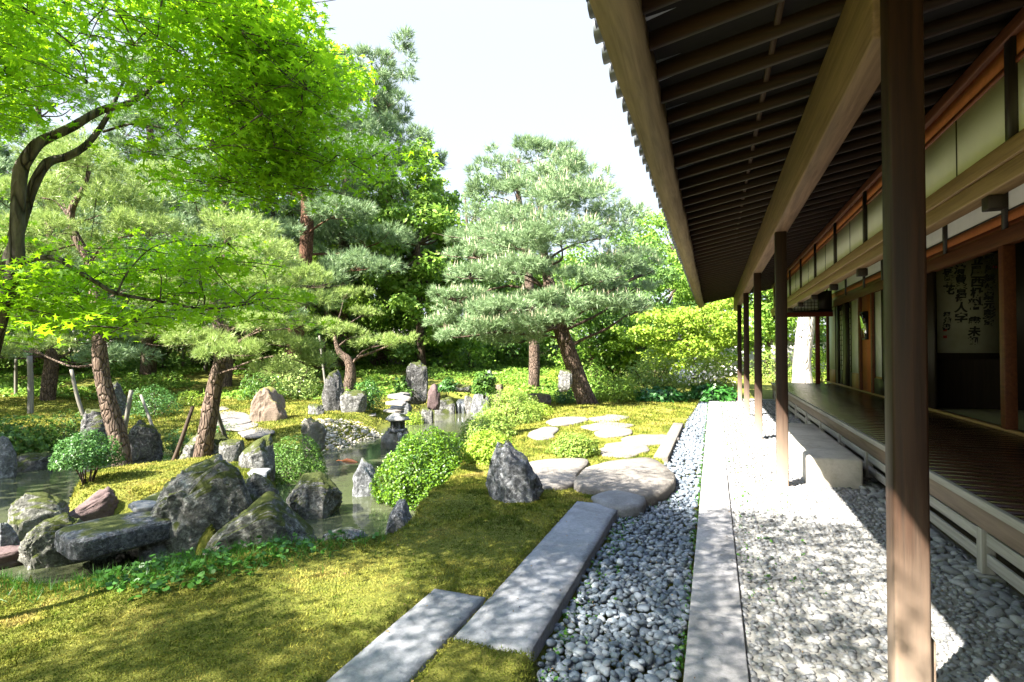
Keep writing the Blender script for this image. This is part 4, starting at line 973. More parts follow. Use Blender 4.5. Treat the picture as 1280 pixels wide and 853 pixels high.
def pine(label, trunk, radii, pads, D, mat='pine', bark='bark', L=.11, wd=.004, nn=14, dens=1.0, name='pine_tree', limb_r=.03, seed=1, candles=0, spread=.5, world=False, cat='pine tree', rough=.16, padk=1.0):
    path = np.array(trunk if world else [PD(*t_) for t_ in trunk]); base = path[0].copy(); base[2] = H(base[0], base[1])
    path[0, 2] = base[2] - .15
    root = empty(name, base, label, cat)
    tb = MB().tube(path, radii, 12, 6, rough, seed)
    dense = catmull(np.column_stack([path, radii]), 6)
    VV, FF, n0 = [], [], 0; cand = []
    for i, pd in enumerate(pads):
        if world: c, rx, ry, rz = np.array(pd[:3]), pd[3], pd[3] * .85, pd[4]
        else:
            c = PD(pd[0], pd[1], D + (pd[4] if len(pd) > 4 else 0)); Dc = depth(c); rx, rz = padk * pd[2] / FPX * Dc, padk * pd[3] / FPX * Dc; ry = rx * .8
        n = int(max(30, dens * 3.2 * rx * ry * 3.4 / (L * .55) ** 2 * .35))
        pos, ax = pad_tufts(c, rx, ry, rz, n, seed * 100 + i)
        V, F_ = needles(pos, ax, nn, L, wd, spread); VV.append(V); FF.append(F_ + n0); n0 += len(V)
        # limb from the trunk into the pad
        k = int(np.argmin(np.linalg.norm((dense[:, :3] - (c - (0, 0, .25 * np.linalg.norm(c[:2] - dense[:, :2], axis=1).min() + rz))) , axis=1)))
        k = max(k, 3); a = dense[k, :3]; e = c - (0, 0, rz * .35); L_ = np.linalg.norm(e - a)
        mid = (a + e) / 2 + rng.normal(size=3) * .09 * L_ + (0, 0, .04 * L_); r0 = min(dense[k, 3] * .5, limb_r * (0.35 + .25 * L_))
        tb.tube([a, a * .7 + mid * .3 + rng.normal(size=3) * .03 * L_, mid, e], [r0, r0 * .85, r0 * .65, r0 * .3], 6, 3, .1, i)
        for j in range(4):
            q = c + rng.normal(size=3) * np.array([rx, ry, rz * .25]) * .5
            tb.tube([mid * .4 + e * .6, (e + q) / 2 - (0, 0, rz * .2), q], [r0 * .35, r0 * .25, r0 * .1], 4, 2)
        if candles:
            m_ = int(n * candles); s_ = rng.choice(n, m_, replace=False); s_ = s_[pos[s_, 2] > c[2] + rz * .15]; cand.append(pos[s_] + (0, 0, L * .3))
    tb.build('trunk', M[bark], root, smooth=True)
    link_mesh('crown', np.vstack(VV), [np.vstack(FF)], M[mat], root)
    if candles:
        q = np.vstack(cand); n = len(q); tv = np.array([(1, 0, 0), (-.5, .87, 0), (-.5, -.87, 0), (0, 0, 1)]); tf = np.array([(0, 1, 3), (1, 2, 3), (2, 0, 3)])
        hh = rng.uniform(.10, .26, n); V, F_ = inst(tv, tf, q, frames(rng.normal(size=(n, 3)) * .12 + (0, 0, 1)), np.column_stack([hh * 0 + .011, hh * 0 + .011, hh]))
        tag(link_mesh('new_shoots', V, [F_], M['candle'], root), kind='stuff')
    return root
def auto_pads(base, h, r, z0, layers, per, pr, pz, seed, top=.35):
    r_ = np.random.default_rng(seed); out = []
    for k in range(layers):
        t_ = k / max(1, layers - 1); z = base[2] + h * (z0 + (1 - z0) * t_); rr = r * (1 - t_ * (1 - top)) * r_.uniform(.8, 1.1)
        m_ = max(2, int(per * (1 - .45 * t_)))
        for j in range(m_):
            a = 6.28 * j / m_ + k * 1.9 + r_.uniform(-.4, .4); q = rr * r_.uniform(.45, .9)
            s_ = r_.uniform(.75, 1.25) * pr * (1 - .3 * t_); out.append((base[0] + q * math.cos(a), base[1] + q * math.sin(a), z + r_.normal() * .03 * h, s_, s_ * pz))
    out.append((base[0], base[1], base[2] + h, pr * .7, pr * .6)); return out
def broad(label, base, h, r, z0, mat, size, clumps, per, seed, bark='bark', name='tree', top=.5, tr=None, cat='tree', squash=.55, cone=False, tv=LEAF_V, tf=LEAF_F):
    base = np.array([base[0], base[1], H(base[0], base[1])]); r_ = np.random.default_rng(seed)
    root = empty(name, base, label, cat); tr = tr or .022 * h
    tpath = [base + (0, 0, -.2), base + (r_.normal() * .02 * h, r_.normal() * .02 * h, .4 * h), base + (r_.normal() * .03 * h, r_.normal() * .03 * h, .92 * h)]
    tb = MB().tube(tpath, [tr, tr * .75, tr * .2], 9, 6, .12, seed); cen = []
    for k in range(clumps):
        d = r_.normal(size=3); d /= np.linalg.norm(d); t_ = (d[2] + 1) / 2
        rr = (1 - t_) ** .8 if cone else 1.0
        rad = r_.uniform(.55, 1.0) * (1 + .25 * math.sin(k * 2.4))
        hz = z0 + (1 - z0) * (t_ if cone else (.5 + d[2] * rad * .5))
        q = np.array([d[0] * r * rad * (rr if cone else 1), d[1] * r * rad * (rr if cone else 1), h * hz]) + base
        cen.append(q)
        if k % 3 == 0:
            a = np.array(tpath[1]) * (1 - hz * .6) + np.array(tpath[2]) * hz * .6; tb.tube([a, (a + q) / 2 + (0, 0, -.02 * h), q], [tr * .35, tr * .22, tr * .06], 5, 3)
    per = int(per * 1.9); size = size * 1.12; cen = np.array(cen); n = clumps * per; cc = np.repeat(cen, per, 0); cr = np.repeat(r_.uniform(.6, 1.35, clumps), per) * r * 2.3 / math.sqrt(clumps)
    d = rng.normal(size=(n, 3)); d *= (rng.uniform(.2, 1, n) ** .5 / np.linalg.norm(d, axis=1))[:, None]
    pos = cc + d * np.column_stack([cr, cr, cr * squash]); up = d * .8 + (0, 0, .7)
    V, F_ = leaf_arrays(pos, up, size, tv, tf, .7)
    tb.build('trunk', M[bark], root, smooth=True); link_mesh('crown', V, [F_], M[mat], root); return root

# ---- bushes
shrub(468, 606, 539, 634, -.27, 'azalea', .036, 26000, 'big bright yellow green azalea clipped to a dome at the pond edge', cat='azalea bush', seed=2, lump=.13, flat=.30, inner=.35)
shrub(331, 409, 546, 604, -.25, 'shrubm', .030, 7000, 'round mid green bush on the island above the mossy grey rock', seed=3, lump=.2)
shrub(70, 146, 541, 606, -.35, 'shrubd', .028, 7500, 'umbrella shaped dark green bush with bare stems left of the leaning pine', seed=4, stems=True, flat=.05)
shrub(203, 243, 538, 572, -.15, 'shrubd', .03, 1800, 'small leafy bush to the left of the propped pine trunk', seed=5, stems=True)
shrub(246, 301, 528, 560, -.15, 'shrubd', .03, 2200, 'small flat leafy bush to the right of the propped pine trunk', seed=6, stems=True)
shrub(598, 684, 486, 532, -.12, 'azaleap', .045, 7000, 'pale clipped azalea mound, upper one beside the waterfall pond', cat='azalea bush', seed=7)
shrub(576, 648, 517, 552, -.25, 'azaleap', .042, 6000, 'pale clipped azalea mound below the upper mound', cat='azalea bush', seed=8)
shrub(578, 650, 540, 580, -.2, 'lime', .04, 5000, 'low yellow green azalea behind the pointed grey boulder', cat='azalea bush', seed=9)
shrub(686, 748, 543, 572, 0, 'azaleap', .035, 4500, 'low pale bush on the sunny moss beside the flat rocks', seed=10)
shrub(-50, 58, 518, 575, -.4, 'shrubm', .06, 3500, 'leafy green bush overhanging the far waterline at the left border', seed=11, tv=STAR_V, tf=STAR_F)
shrub(55, 120, 515, 560, -.4, 'shrubm', .05, 2200, 'loose yellowish bush above the dark rock on the far waterline', seed=12)
shrub(163, 224, 482, 522, -.1, 'shrubd', .04, 4200, 'round dark green bush behind the grey support poles', seed=13)
shrub(132, 214, 415, 484, .0, 'pinel', .07, 4200, 'pale green feathery conifer bush behind the leaning pine', seed=14, lump=.35)
shrub(222, 252, 487, 508, -.05, 'lime', .045, 900, 'small lime green bush behind the propped pine', seed=15)
shrub(682, 708, 458, 484, .05, 'lime', .06, 1600, 'small lime green clipped bush left of the leaning pine trunk', seed=16)
shrub(693, 724, 476, 506, .0, 'shrubd', .06, 1600, 'dark green bush at the foot of the leaning pine', seed=17)
shrub(588, 622, 463, 492, .1, 'shrubm', .06, 1600, 'clipped green bush on top of the pale boulder by the waterfall', seed=18)
shrub(548, 570, 473, 489, .1, 'shrubd', .05, 900, 'small dark fern like bush on the little bridge', seed=19)
shrub(493, 530, 470, 492, .05, 'shrubm', .08, 900, 'bright ferns beside the pale standing stone', seed=20)
shrub(500, 530, 515, 532, -.35, 'lime', .05, 900, 'low yellow green bush beside the stone lantern', seed=21)
shrub(440, 480, 470, 512, -.1, 'shrubd', .06, 2200, 'loose dark green bush below the twisted pine', seed=22)
shrub(645, 692, 503, 522, 0, 'lime', .05, 1500, 'sunny low bush at the left foot of the leaning pine', seed=23)
shrub(740, 800, 470, 503, .0, 'lime', .07, 2400, 'sunlit yellow green bush right of the leaning pine trunk', seed=24)
shrub(775, 850, 440, 500, .0, 'azaleap', .08, 3600, 'pale sunlit bush with a bent branch left of the flowering bush', seed=25, lump=.35)
shrub(722, 765, 448, 486, .05, 'broadm', .08, 2000, 'green bush in the shade behind the leaning pine', seed=26)
rh = shrub(842, 922, 438, 498, .0, 'azaleap', .08, 3600, 'flowering bush with white blossoms beside the far end of the kerb', seed=27, lump=.3)
p = P(882, 498, 0); hd = depth(p)
q = p + np.column_stack([rng.normal(size=(420, 2)) * .62, np.abs(rng.normal(size=420)) * .35 + .55]); q[:, :2] += FWD[:2] * .2
V, F_ = leaf_arrays(q, np.tile((0, -.4, 1), (420, 1)), .10, tilt=1.0); link_mesh('blossoms', V, [F_], M['white'], rh)
shrub(782, 866, 483, 503, .0, 'hosta', .13, 1500, 'low spread of dark green hosta leaves in front of the sunlit bushes', cat='hosta', name='hosta_plant', seed=28, tilt=.5)
shrub(858, 924, 479, 502, .0, 'hosta', .15, 1300, 'taller hosta clump at the far end of the kerb', cat='hosta', name='hosta_plant', seed=29, tilt=.5)
shrub(940, 1000, 430, 480, .0, 'azaleap', .09, 2500, 'sunlit bush behind the far veranda posts', seed=30, lump=.3)
shrub(1000, 1062, 430, 480, .0, 'lime', .09, 2500, 'bright leafy bush at the foot of the pale trunk beyond the veranda', seed=31, lump=.3)
shrub(560, 600, 440, 470, .4, 'broadd', .09, 1500, 'dark bush on the shaded slope above the big standing stone', seed=32)
shrub(620, 660, 445, 482, .2, 'broadm', .08, 1800, 'green bush on the slope left of the second pine trunk', seed=33)
shrub(330, 400, 440, 500, .0, 'pinel', .08, 3200, 'feathery pale bush behind the brown domed boulder', seed=34, lump=.35)
shrub(300, 350, 455, 500, .0, 'shrubm', .07, 1800, 'mid green bush on the slope behind the propped pine', seed=35)

# ---- the big leaning pine in the middle
shr = dict(L=.19, wd=.0075, nn=15)
pine('large spreading pine with a leaning trunk and pale upright shoots in the sunny moss',
     [(737, 506, 17.3), (722, 472, 17.3), (708, 432, 17.4), (696, 398, 17.4), (686, 352, 17.5), (679, 310, 17.6), (676, 270, 17.6), (680, 232, 17.6)],
     [.34, .27, .25, .22, .18, .13, .09, .05],
     [(700, 212, 52, 16), (742, 238, 44, 18, -.3), (668, 238, 44, 17, -.4), (712, 250, 60, 18, -.9), (768, 268, 42, 17), (655, 272, 52, 17, -.3), (610, 292, 50, 17, .2), (700, 292, 56, 16, -1.3), (748, 292, 40, 16, -.6), (650, 305, 56, 16, -1.2), (585, 316, 36, 15),
      (600, 342, 48, 17, -.8), (575, 372, 48, 12), (556, 368, 26, 9, -.5), (640, 335, 54, 16, -1.4), (690, 340, 36, 12, .8), (770, 330, 50, 17, -.4), (800, 338, 28, 14, .3), (735, 345, 44, 15, -1.2), (785, 358, 40, 13, .5),
      (640, 382, 56, 15, -1.3), (596, 392, 52, 14, -.6), (560, 404, 28, 10), (690, 376, 40, 13, -1.6), (745, 380, 56, 14, -1.0), (792, 384, 30, 11, -.2), (620, 410, 52, 13, -1.1), (668, 402, 44, 12, -1.6), (706, 398, 36, 10, -1.8), (585, 418, 40, 10, -.4), (650, 425, 40, 11, -.2)],
     17.4, limb_r=.06, seed=11, candles=.26, dens=.95, **shr)
pine('second pine behind the large leaning pine, showing at its upper left',
     [(667, 482, 22), (668, 440, 22), (664, 380, 22), (655, 300, 22), (648, 240, 22), (648, 200, 22)], [.24, .22, .2, .16, .1, .05],
     [(650, 192, 42, 12), (690, 190, 32, 11), (622, 212, 34, 13), (612, 240, 42, 15), (640, 230, 44, 15, -.6), (600, 268, 36, 15), (585, 295, 28, 13), (700, 210, 34, 12)],
     22, mat='pineb', L=.24, wd=.011, nn=14, seed=12, limb_r=.06, dens=.75)
# ---- pines of the island
pine('leaning pine with reddish peeling bark beside the stone bridge',
     [(157, 611, 9.5), (152, 570, 9.5), (140, 520, 9.5), (128, 470, 9.5), (124, 430, 9.5), (121, 385, 9.6), (112, 330, 9.7), (92, 290, 9.7), (90, 262, 9.7), (104, 236, 9.7), (112, 214, 9.7)], [.19, .15, .135, .12, .11, .095, .08, .07, .055, .04, .025],
     [(60, 290, 50, 16), (140, 255, 50, 18, .5), (30, 240, 45, 16, .6), (110, 200, 55, 18), (175, 285, 48, 16, .4), (20, 320, 40, 14), (110, 310, 45, 14, 1.0), (50, 385, 45, 13, -.3), (170, 350, 45, 14, .3), (70, 215, 40, 14, 1), (35, 430, 40, 12, .6), (180, 225, 40, 14, 1), (95, 395, 30, 9, -.6)],
     9.6, mat='pinel', bark='bark', L=.13, wd=.0045, nn=14, seed=13, limb_r=.035, dens=1.1, padk=1.22)
pine('propped pine with a grey trunk standing between two small bushes on the island',
     [(252, 597, 9.75), (254, 565, 9.75), (260, 530, 9.75), (268, 485, 9.8), (276, 445, 9.8), (272, 405, 9.9), (266, 365, 9.9), (280, 320, 10)], [.18, .155, .145, .13, .11, .085, .06, .035],
     [(325, 318, 44, 15), (300, 285, 46, 16, .5), (385, 352, 34, 12), (320, 352, 46, 15, -.4), (375, 375, 40, 13, -.3), (260, 330, 40, 14, .4), (215, 375, 38, 13), (240, 425, 42, 13, -.4), (335, 405, 44, 13, -.5), (300, 440, 40, 12, -.7), (370, 430, 36, 11), (400, 455, 26, 10, .2), (345, 462, 30, 10, -.4), (205, 415, 30, 10, .4), (290, 400, 36, 12, .6)],
     9.9, mat='pinel', L=.13, wd=.0045, nn=14, seed=14, limb_r=.035, dens=1.1, padk=1.2)
pine('small twisted pine with a forked bare trunk on the far slope',
     [(434, 492, 21), (438, 470, 21), (436, 452, 21), (424, 440, 21), (418, 420, 21)], [.26, .22, .17, .12, .06],
     [(470, 428, 34, 10), (440, 418, 26, 9), (405, 408, 30, 10, .4), (500, 424, 24, 8), (455, 390, 22, 9, .5), (430, 365, 26, 9, .8)], 21, mat='pinel', L=.2, wd=.009, nn=13, seed=15, limb_r=.08, dens=.7)
pine('tall pine with a straight thick reddish trunk behind the propped pine',
     [(363, 470, 24), (368, 430, 24), (375, 380, 24), (382, 320, 24), (384, 270, 24), (384, 235, 24), (392, 180, 24), (398, 110, 24)], [.42, .36, .34, .30, .27, .24, .18, .08],
     [(330, 175, 52, 18), (400, 150, 50, 18, 1), (440, 200, 48, 18, .5), (360, 215, 40, 14, -1), (300, 215, 44, 16, 1), (420, 265, 44, 12, -1.2), (450, 330, 42, 12, -1), (410, 350, 30, 11, -1.4), (350, 120, 48, 16), (410, 90, 42, 16), (470, 300, 36, 13, 1), (290, 155, 40, 15), (245, 200, 44, 15, 1), (255, 270, 40, 14, 1.4)],
     24, mat='pineb', bark='barkr', L=.27, wd=.012, nn=14, seed=16, limb_r=.07, dens=1.0, padk=1.2)
# ---- background woods (each tree a thing of its own)
def gp(px, D): q = PD(px, 438, D); return q[:2]
b = gp(478, 31); bz = H(*b)
pine('tallest blue green conifer rising into the open sky', [(*b, bz), (b[0] + .3, b[1], bz + 6), (b[0] - .2, b[1], bz + 13), (b[0] - .8, b[1], bz + 17.2)], [.45, .36, .24, .06],
     auto_pads((b[0] - .3, b[1], bz), 17.0, 5.6, .20, 10, 9, 1.7, .42, 5, .30), 31, mat='pineb', L=.36, wd=.016, nn=13, seed=17, world=True, limb_r=.05, dens=.85, cat='conifer')
b = gp(425, 28); bz = H(*b)
pine('tall pale green pine partly hidden by the maple leaves, left of the tallest conifer', [(*b, bz), (b[0] + .2, b[1], bz + 6), (b[0] + .4, b[1], bz + 14)], [.38, .3, .06],
     auto_pads((b[0], b[1], bz), 15.4, 3.6, .35, 8, 6, 1.3, .42, 6, .3), 28, mat='pineb', L=.34, wd=.015, nn=13, seed=18, world=True, limb_r=.05, dens=.85, cat='conifer')
for px_, D_, h_, r_, sd_, l_ in ((335, 30, 17.5, 4.2, 41, 'tall blue green pine rising behind the straight reddish trunk'), (185, 25, 15, 4.0, 42, 'tall blue green pine behind the top of the leaning pine'), (45, 27, 16, 4.2, 43, 'tall pine at the far left behind the near maple'), (-70, 24, 14, 4.0, 44, 'tall pine beyond the left border behind the maple stems')):
    b = gp(px_, D_); bz = H(*b)
    pine(l_, [(*b, bz), (b[0] + .3, b[1], bz + h_ * .4), (b[0] - .3, b[1], bz + h_)], [.34, .26, .05], auto_pads((b[0], b[1], bz), h_ - .5, r_, .28, 8, 8, 1.5, .42, sd_, .35), D_, mat='pineb', L=.32, wd=.015, nn=13, seed=sd_, world=True, limb_r=.05, dens=.8, cat='conifer')
b = gp(280, 22); bz = H(*b)
pine('broad pale pine behind the maple, right of the leaning pine top', [(*b, bz), (b[0] + .3, b[1], bz + 4), (b[0] - .3, b[1], bz + 9)], [.3, .22, .05],
     auto_pads((b[0], b[1], bz), 9.5, 3.6, .3, 7, 7, 1.25, .4, 7, .4), 22, mat='pineb', L=.26, wd=.012, nn=13, seed=19, world=True, limb_r=.05, dens=.8)
b = gp(60, 19); bz = H(*b)
pine('spreading pine in the shade at the left edge of the lawn', [(*b, bz), (b[0] + .3, b[1], bz + 3), (b[0] - .3, b[1], bz + 7.5)], [.24, .18, .05],
     auto_pads((b[0], b[1], bz), 8.5, 3.8, .25, 7, 7, 1.2, .36, 8, .5), 19, mat='pine', L=.22, wd=.010, nn=13, seed=20, world=True, limb_r=.05, dens=.75)
BG = [  # px, D, height, radius, z0, mat, size, clumps, per, label, cone, tr
 (-40, 30, 11, 4.2, .12, 'broadd', .20, 60, 110, 'dark broadleaf tree at the far left behind the lawn', 0),
 (70, 36, 13, 4.5, .10, 'broadm', .22, 60, 110, 'mid green broadleaf tree behind the shaded lawn', 0),
 (165, 33, 12, 4.0, .12, 'broadd', .20, 60, 110, 'dark broadleaf tree behind the feathery conifer bush', 0),
 (250, 38, 14, 4.6, .10, 'broadm', .24, 60, 110, 'mid green broadleaf tree above the dark garden shed', 0),
 (330, 31, 10, 3.6, .16, 'broadm', .20, 60, 110, 'leafy tree behind the straight reddish pine trunk', 0),
 (404, 27, 6.5, 2.6, .18, 'broadl', .15, 44, 110, 'fresh green maple between the straight pine trunk and the twisted pine', 0),
 (455, 37, 11, 3.8, .12, 'broadd', .22, 60, 110, 'dark tree below the tallest conifer', 0),
 (520, 29, 6, 2.4, .20, 'broadm', .15, 40, 100, 'small leafy tree above the two standing stones', 0),
 (528, 27, 10.3, 3.0, .14, 'broadm', .20, 80, 110, 'mid green leafy tree at the right edge of the tall trees', 0),
 (590, 40, 12.5, 3.6, .08, 'broadd', .22, 60, 110, 'dark tree filling the gap left of the large leaning pine', 0),
 (640, 44, 9, 4.0, .10, 'broadd', .24, 60, 100, 'dark tree behind the second pine', 0),
 (742, 28, 6.4, 2.4, .30, 'broadd', .16, 44, 100, 'dark crowned tree with a straight trunk right behind the leaning pine', 0),
 (700, 38, 7, 3.2, .15, 'broadm', .20, 50, 100, 'leafy tree in the gap under the leaning pine crown', 0),
 (800, 33, 8.6, 2.8, .12, 'broadd', .18, 60, 110, 'dark tree to the right of the large leaning pine', 0),
 (838, 42, 13.2, 3.6, .12, 'broadm', .22, 64, 110, 'tall green tree just left of the tiled eaves', 0),
 (880, 37, 9.5, 3.2, .12, 'broadm', .20, 60, 110, 'green tree under the far end of the eaves', 0),
 (960, 36, 9, 3.6, .12, 'broadm', .20, 60, 110, 'leafy tree seen between the far veranda posts', 0),
 (1040, 38, 9, 3.6, .12, 'broadd', .20, 60, 110, 'dark leafy tree beyond the end of the veranda', 0),
]
for i, t_ in enumerate(BG):
    broad(t_[9], gp(t_[0], t_[1]), t_[2], t_[3], t_[4], t_[5], t_[6], t_[7], t_[8], 200 + i, cone=bool(t_[10]), squash=.6)
broad('sunlit yellow green maple with airy layered foliage beside the far eaves', gp(868, 24.5), 3.9, 2.5, .22, 'lime', .13, 70, 100, 230, name='maple_tree', cat='maple', squash=.35, tr=.08)
broad('bright young maple to the left of the airy sunlit maple', gp(795, 27.5), 3.2, 1.8, .2, 'broadl', .13, 46, 90, 231, name='maple_tree', cat='maple', squash=.35, tr=.07)
# pale trunk beyond the veranda
b = gp(1003, 27)
pt = empty('tree', (b[0], b[1], 0), 'thick pale sunlit trunk standing beyond the end of the veranda', 'tree')
MB().tube([(b[0] - .05, b[1], -.1), (b[0], b[1], 1.2), (b[0] + .18, b[1], 3.2), (b[0] + .3, b[1], 6.0)], [.52, .40, .38, .30], 14, 6, .16, 3).build('trunk', M['barkp'], pt, smooth=True)
q = np.array([b[0] + .3, b[1], 6.5]) + rng.normal(size=(2600, 3)) * np.array([1.6, 1.6, .9]); V, F_ = leaf_arrays(q, np.tile((0, 0, 1.), (2600, 1)), .17); link_mesh('crown', V, [F_], M['broadm'], pt)

UG = [(-60, 470, 26), (10, 470, 27), (95, 465, 28), (180, 468, 27), (330, 462, 27), (395, 452, 28), (470, 450, 29), (530, 440, 29), (590, 450, 28), (650, 452, 29), (705, 455, 29), (770, 455, 30), (830, 460, 29), (250, 455, 33), (430, 445, 33), (560, 440, 33)]
UL = ['at the far left of the lawn', 'behind the upright grey post', 'behind the shaded lawn', 'behind the round dark bush', 'left of the straight pine trunk', 'right of the straight pine trunk', 'behind the twisted pine', 'above the standing stones', 'left of the second pine trunk', 'between the second pine and the leaning pine', 'behind the leaning pine trunk', 'left of the airy maple', 'behind the airy maple', 'beside the dark garden shed', 'in the gap behind the twisted pine', 'high behind the waterfall']
for i, ((px_, py_, D_), l_) in enumerate(zip(UG, UL)):
    q = gp(px_, D_); z_ = H(*q); u_ = FPX / D_
    root = empty('shrub', (*q, z_), 'tall ' + ('dark' if i % 2 else 'leafy') + ' evergreen shrub ' + l_, 'shrub')
    r_ = np.random.default_rng(400 + i); cl = r_.normal(size=(26, 3)) * np.array([1.3, 1.1, .55]) + (0, 0, 1.25); n = 26 * 150; cc = np.repeat(cl, 150, 0)
    pos = np.array([*q, z_]) + cc + rng.normal(size=(n, 3)) * np.array([.33, .33, .26]); pos[:, 2] = np.maximum(pos[:, 2], z_ + .03)
    V, F_ = leaf_arrays(pos, rng.normal(size=(n, 3)) * .6 + (0, 0, .8), .17, tilt=.6); link_mesh('foliage', V, [F_], M['broadd' if i % 2 else 'broadm'], root)
    st = MB()
    for j in range(5): st.tube([np.array([*q, z_ - .1]), np.array([*q, z_ + .5]) + r_.normal(size=3) * .25, np.array([*q, z_]) + cl[j]], [.05, .035, .015], 5, 3)
    st.build('stems', M['bark'], root)
for i, (bx_, by_, h_, r_, l_) in enumerate(((-24, 6, 9, 4.2, 'unseen broadleaf tree added on the left to shade the lawn'), (-17.5, 1.0, 8.5, 3.8, 'unseen tree added to shade the left arm of the pond'), (-29, 12, 9, 4.2, 'broadleaf tree added far left to shade the back of the lawn'))):
    broad(l_, (bx_, by_), h_, r_, .3, 'broadm', .2, 60, 90, 500 + i)  # trees added off to the left for their shade on pond and lawn
# leafy ground cover on the slope behind the pond
n = 60000; D_ = rng.uniform(19.5, 34, n); L_ = rng.uniform(-1.0, .22, n) * D_
q = CAM[:2] + np.outer(D_, FWD[:2]) / np.linalg.norm(FWD[:2]) + np.outer(L_, RGT[:2]); k = (fbm(np.column_stack([q * .45, q[:, 0] * 0]), 33, 3) > -.12 - .25 * sstep(23, 28, D_)) & (q[:, 0] < -3.2)
q = q[k]; z_ = height(q); pos = np.column_stack([q, z_ + rng.uniform(.02, .28, len(q)) * np.clip(fbm(np.column_stack([q * 1.3, q[:, 0] * 0]), 35, 2) + .5, .1, 1)]); k = z_ > -.3; pos = pos[k]
V, F_ = leaf_arrays(pos, np.tile((0, 0, 1.), (len(pos), 1)), .13, tilt=.7)
tag(link_mesh('ground_cover', V, [F_], M['broadm']), 'leafy green ground cover on the slope behind the pond', 'ground cover', kind='stuff')

# ---- near maple with its branches reaching over the camera side
mroot_p = PD(-78, 770, 3.62); mroot_p[2] = H(mroot_p[0], mroot_p[1])
mp = empty('maple_tree', mroot_p, 'near maple with smooth twin stems and bright translucent leaves spreading over the garden', 'maple')
tb = MB()
def pp(l): return [PD(*t_) for t_ in l]
s1 = pp([(-78, 775, 3.62), (-50, 640, 3.6), (-12, 440, 3.55), (17, 339, 3.5), (21, 297, 3.5), (25, 221, 3.5), (37, 193, 3.5), (53, 176, 3.55), (84, 162, 3.6), (127, 138, 3.7), (157, 131, 3.75), (180, 117, 3.8), (197, 103, 3.85), (240, 96, 4.0), (290, 88, 4.15), (345, 104, 4.3), (400, 132, 4.4)])
tb.tube(s1, [.07, .06, .05, .044, .041, .038, .036, .032, .028, .025, .022, .019, .014, .010, .008, .006, .003], 12, 5, .16, 1)
s2 = pp([(-40, 640, 3.66), (-18, 460, 3.66), (6, 345, 3.68), (20, 300, 3.68), (31, 263, 3.66), (42, 232, 3.66), (59, 204, 3.68), (84, 196, 3.75), (107, 182, 3.8), (124, 162, 3.85), (138, 139, 3.9), (150, 112, 4.0), (163, 80, 4.1), (180, 30, 4.2)])
tb.tube(s2, [.05, .044, .04, .035, .033, .031, .029, .025, .022, .018, .015, .011, .008, .004], 12, 5, .16, 2)
for l, r0 in (([(16, 329, 3.5), (65, 322, 3.5), (95, 338, 3.55), (122, 354, 3.6), (146, 367, 3.65), (200, 377, 3.75), (255, 386, 3.9), (310, 380, 4.0), (345, 366, 4.1)], .019),
              ([(180, 125, 3.8), (215, 126, 3.9), (250, 128, 4.0), (290, 140, 4.1), (330, 170, 4.2), (370, 195, 4.3)], .012), ([(128, 165, 3.85), (170, 155, 3.9), (215, 165, 4.0), (245, 190, 4.1)], .010),
              ([(240, 96, 4.0), (300, 40, 4.2), (360, 10, 4.3), (420, 0, 4.3)], .011),
              ([(146, 367, 3.65), (160, 340, 3.7), (190, 310, 3.8), (230, 300, 3.9)], .007), ([(120, 250, 3.9), (110, 330, 4.1)], .003), ([(200, 377, 3.75), (150, 410, 3.6), (100, 430, 3.6), (30, 400, 3.5)], .005)):
    tb.tube(pp(l), np.linspace(r0, r0 * .25, len(l)), 8, 5, .12, int(r0 * 9000))
stem3 = pp([(-60, 700, 3.6), (-110, 520, 3.5), (-170, 330, 3.3), (-230, 120, 3.1)]); tb.tube(stem3, [.07, .062, .055, .045], 10, 5, .14, 9)
back = np.array(stem3[-1])
for e, r0 in (((-3.6, 1.2, 4.6), .05), ((-5.4, .5, 5.2), .045), ((-2.0, .2, 5.4), .035), ((-4.6, -1.6, 5.6), .035), ((-1.2, 1.2, 5.2), .02)):
    e = np.array(e); tb.tube([back, back * .6 + e * .4 + (0, 0, .35), e], [r0, r0 * .7, r0 * .25], 8, 5, .12, 5)
sp = []
def region(x0, x1, y0, y1, n, d0, d1, keep=None):
    k = 0; tries = 0
    while k < n:
        x, y = rng.uniform(x0, x1), rng.uniform(y0, y1); q = PD(x, y, rng.uniform(d0, d1)); tries += 1
        if keep and not keep(x, y): continue
        if 10 < x < 215 and abs(y - np.interp(x, [10, 30, 60, 100, 200], [330, 215, 180, 160, 110])) < 26 and depth(q) < 4.1: continue
        if tries < 6000 and fbm(np.array([q * 1.15]), 61, 2)[0] < -.07: continue
        sp.append(q); k += 1
region(-60, 330, -90, 60, 96, 2.7, 4.5)
region(280, 425, -60, 130, 44, 3.0, 4.4, lambda x, y: x < 350 + max(0, y) * .55)
region(110, 430, 60, 190, 60, 3.0, 4.3)
region(-60, 110, 50, 150, 34, 2.8, 4.2)
region(330, 482, 165, 235, 28, 3.6, 4.4, lambda x, y: y > 150 + (x - 330) * .3)
region(220, 400, 180, 250, 22, 3.5, 4.3)
region(70, 345, 330, 402, 40, 3.5, 4.8)
region(150, 300, 285, 340, 14, 3.8, 4.8)
region(-40, 110, 330, 425, 24, 3.3, 4.6)
region(-60, 40, 150, 330, 8, 3.8, 4.4)
n_in = len(sp)
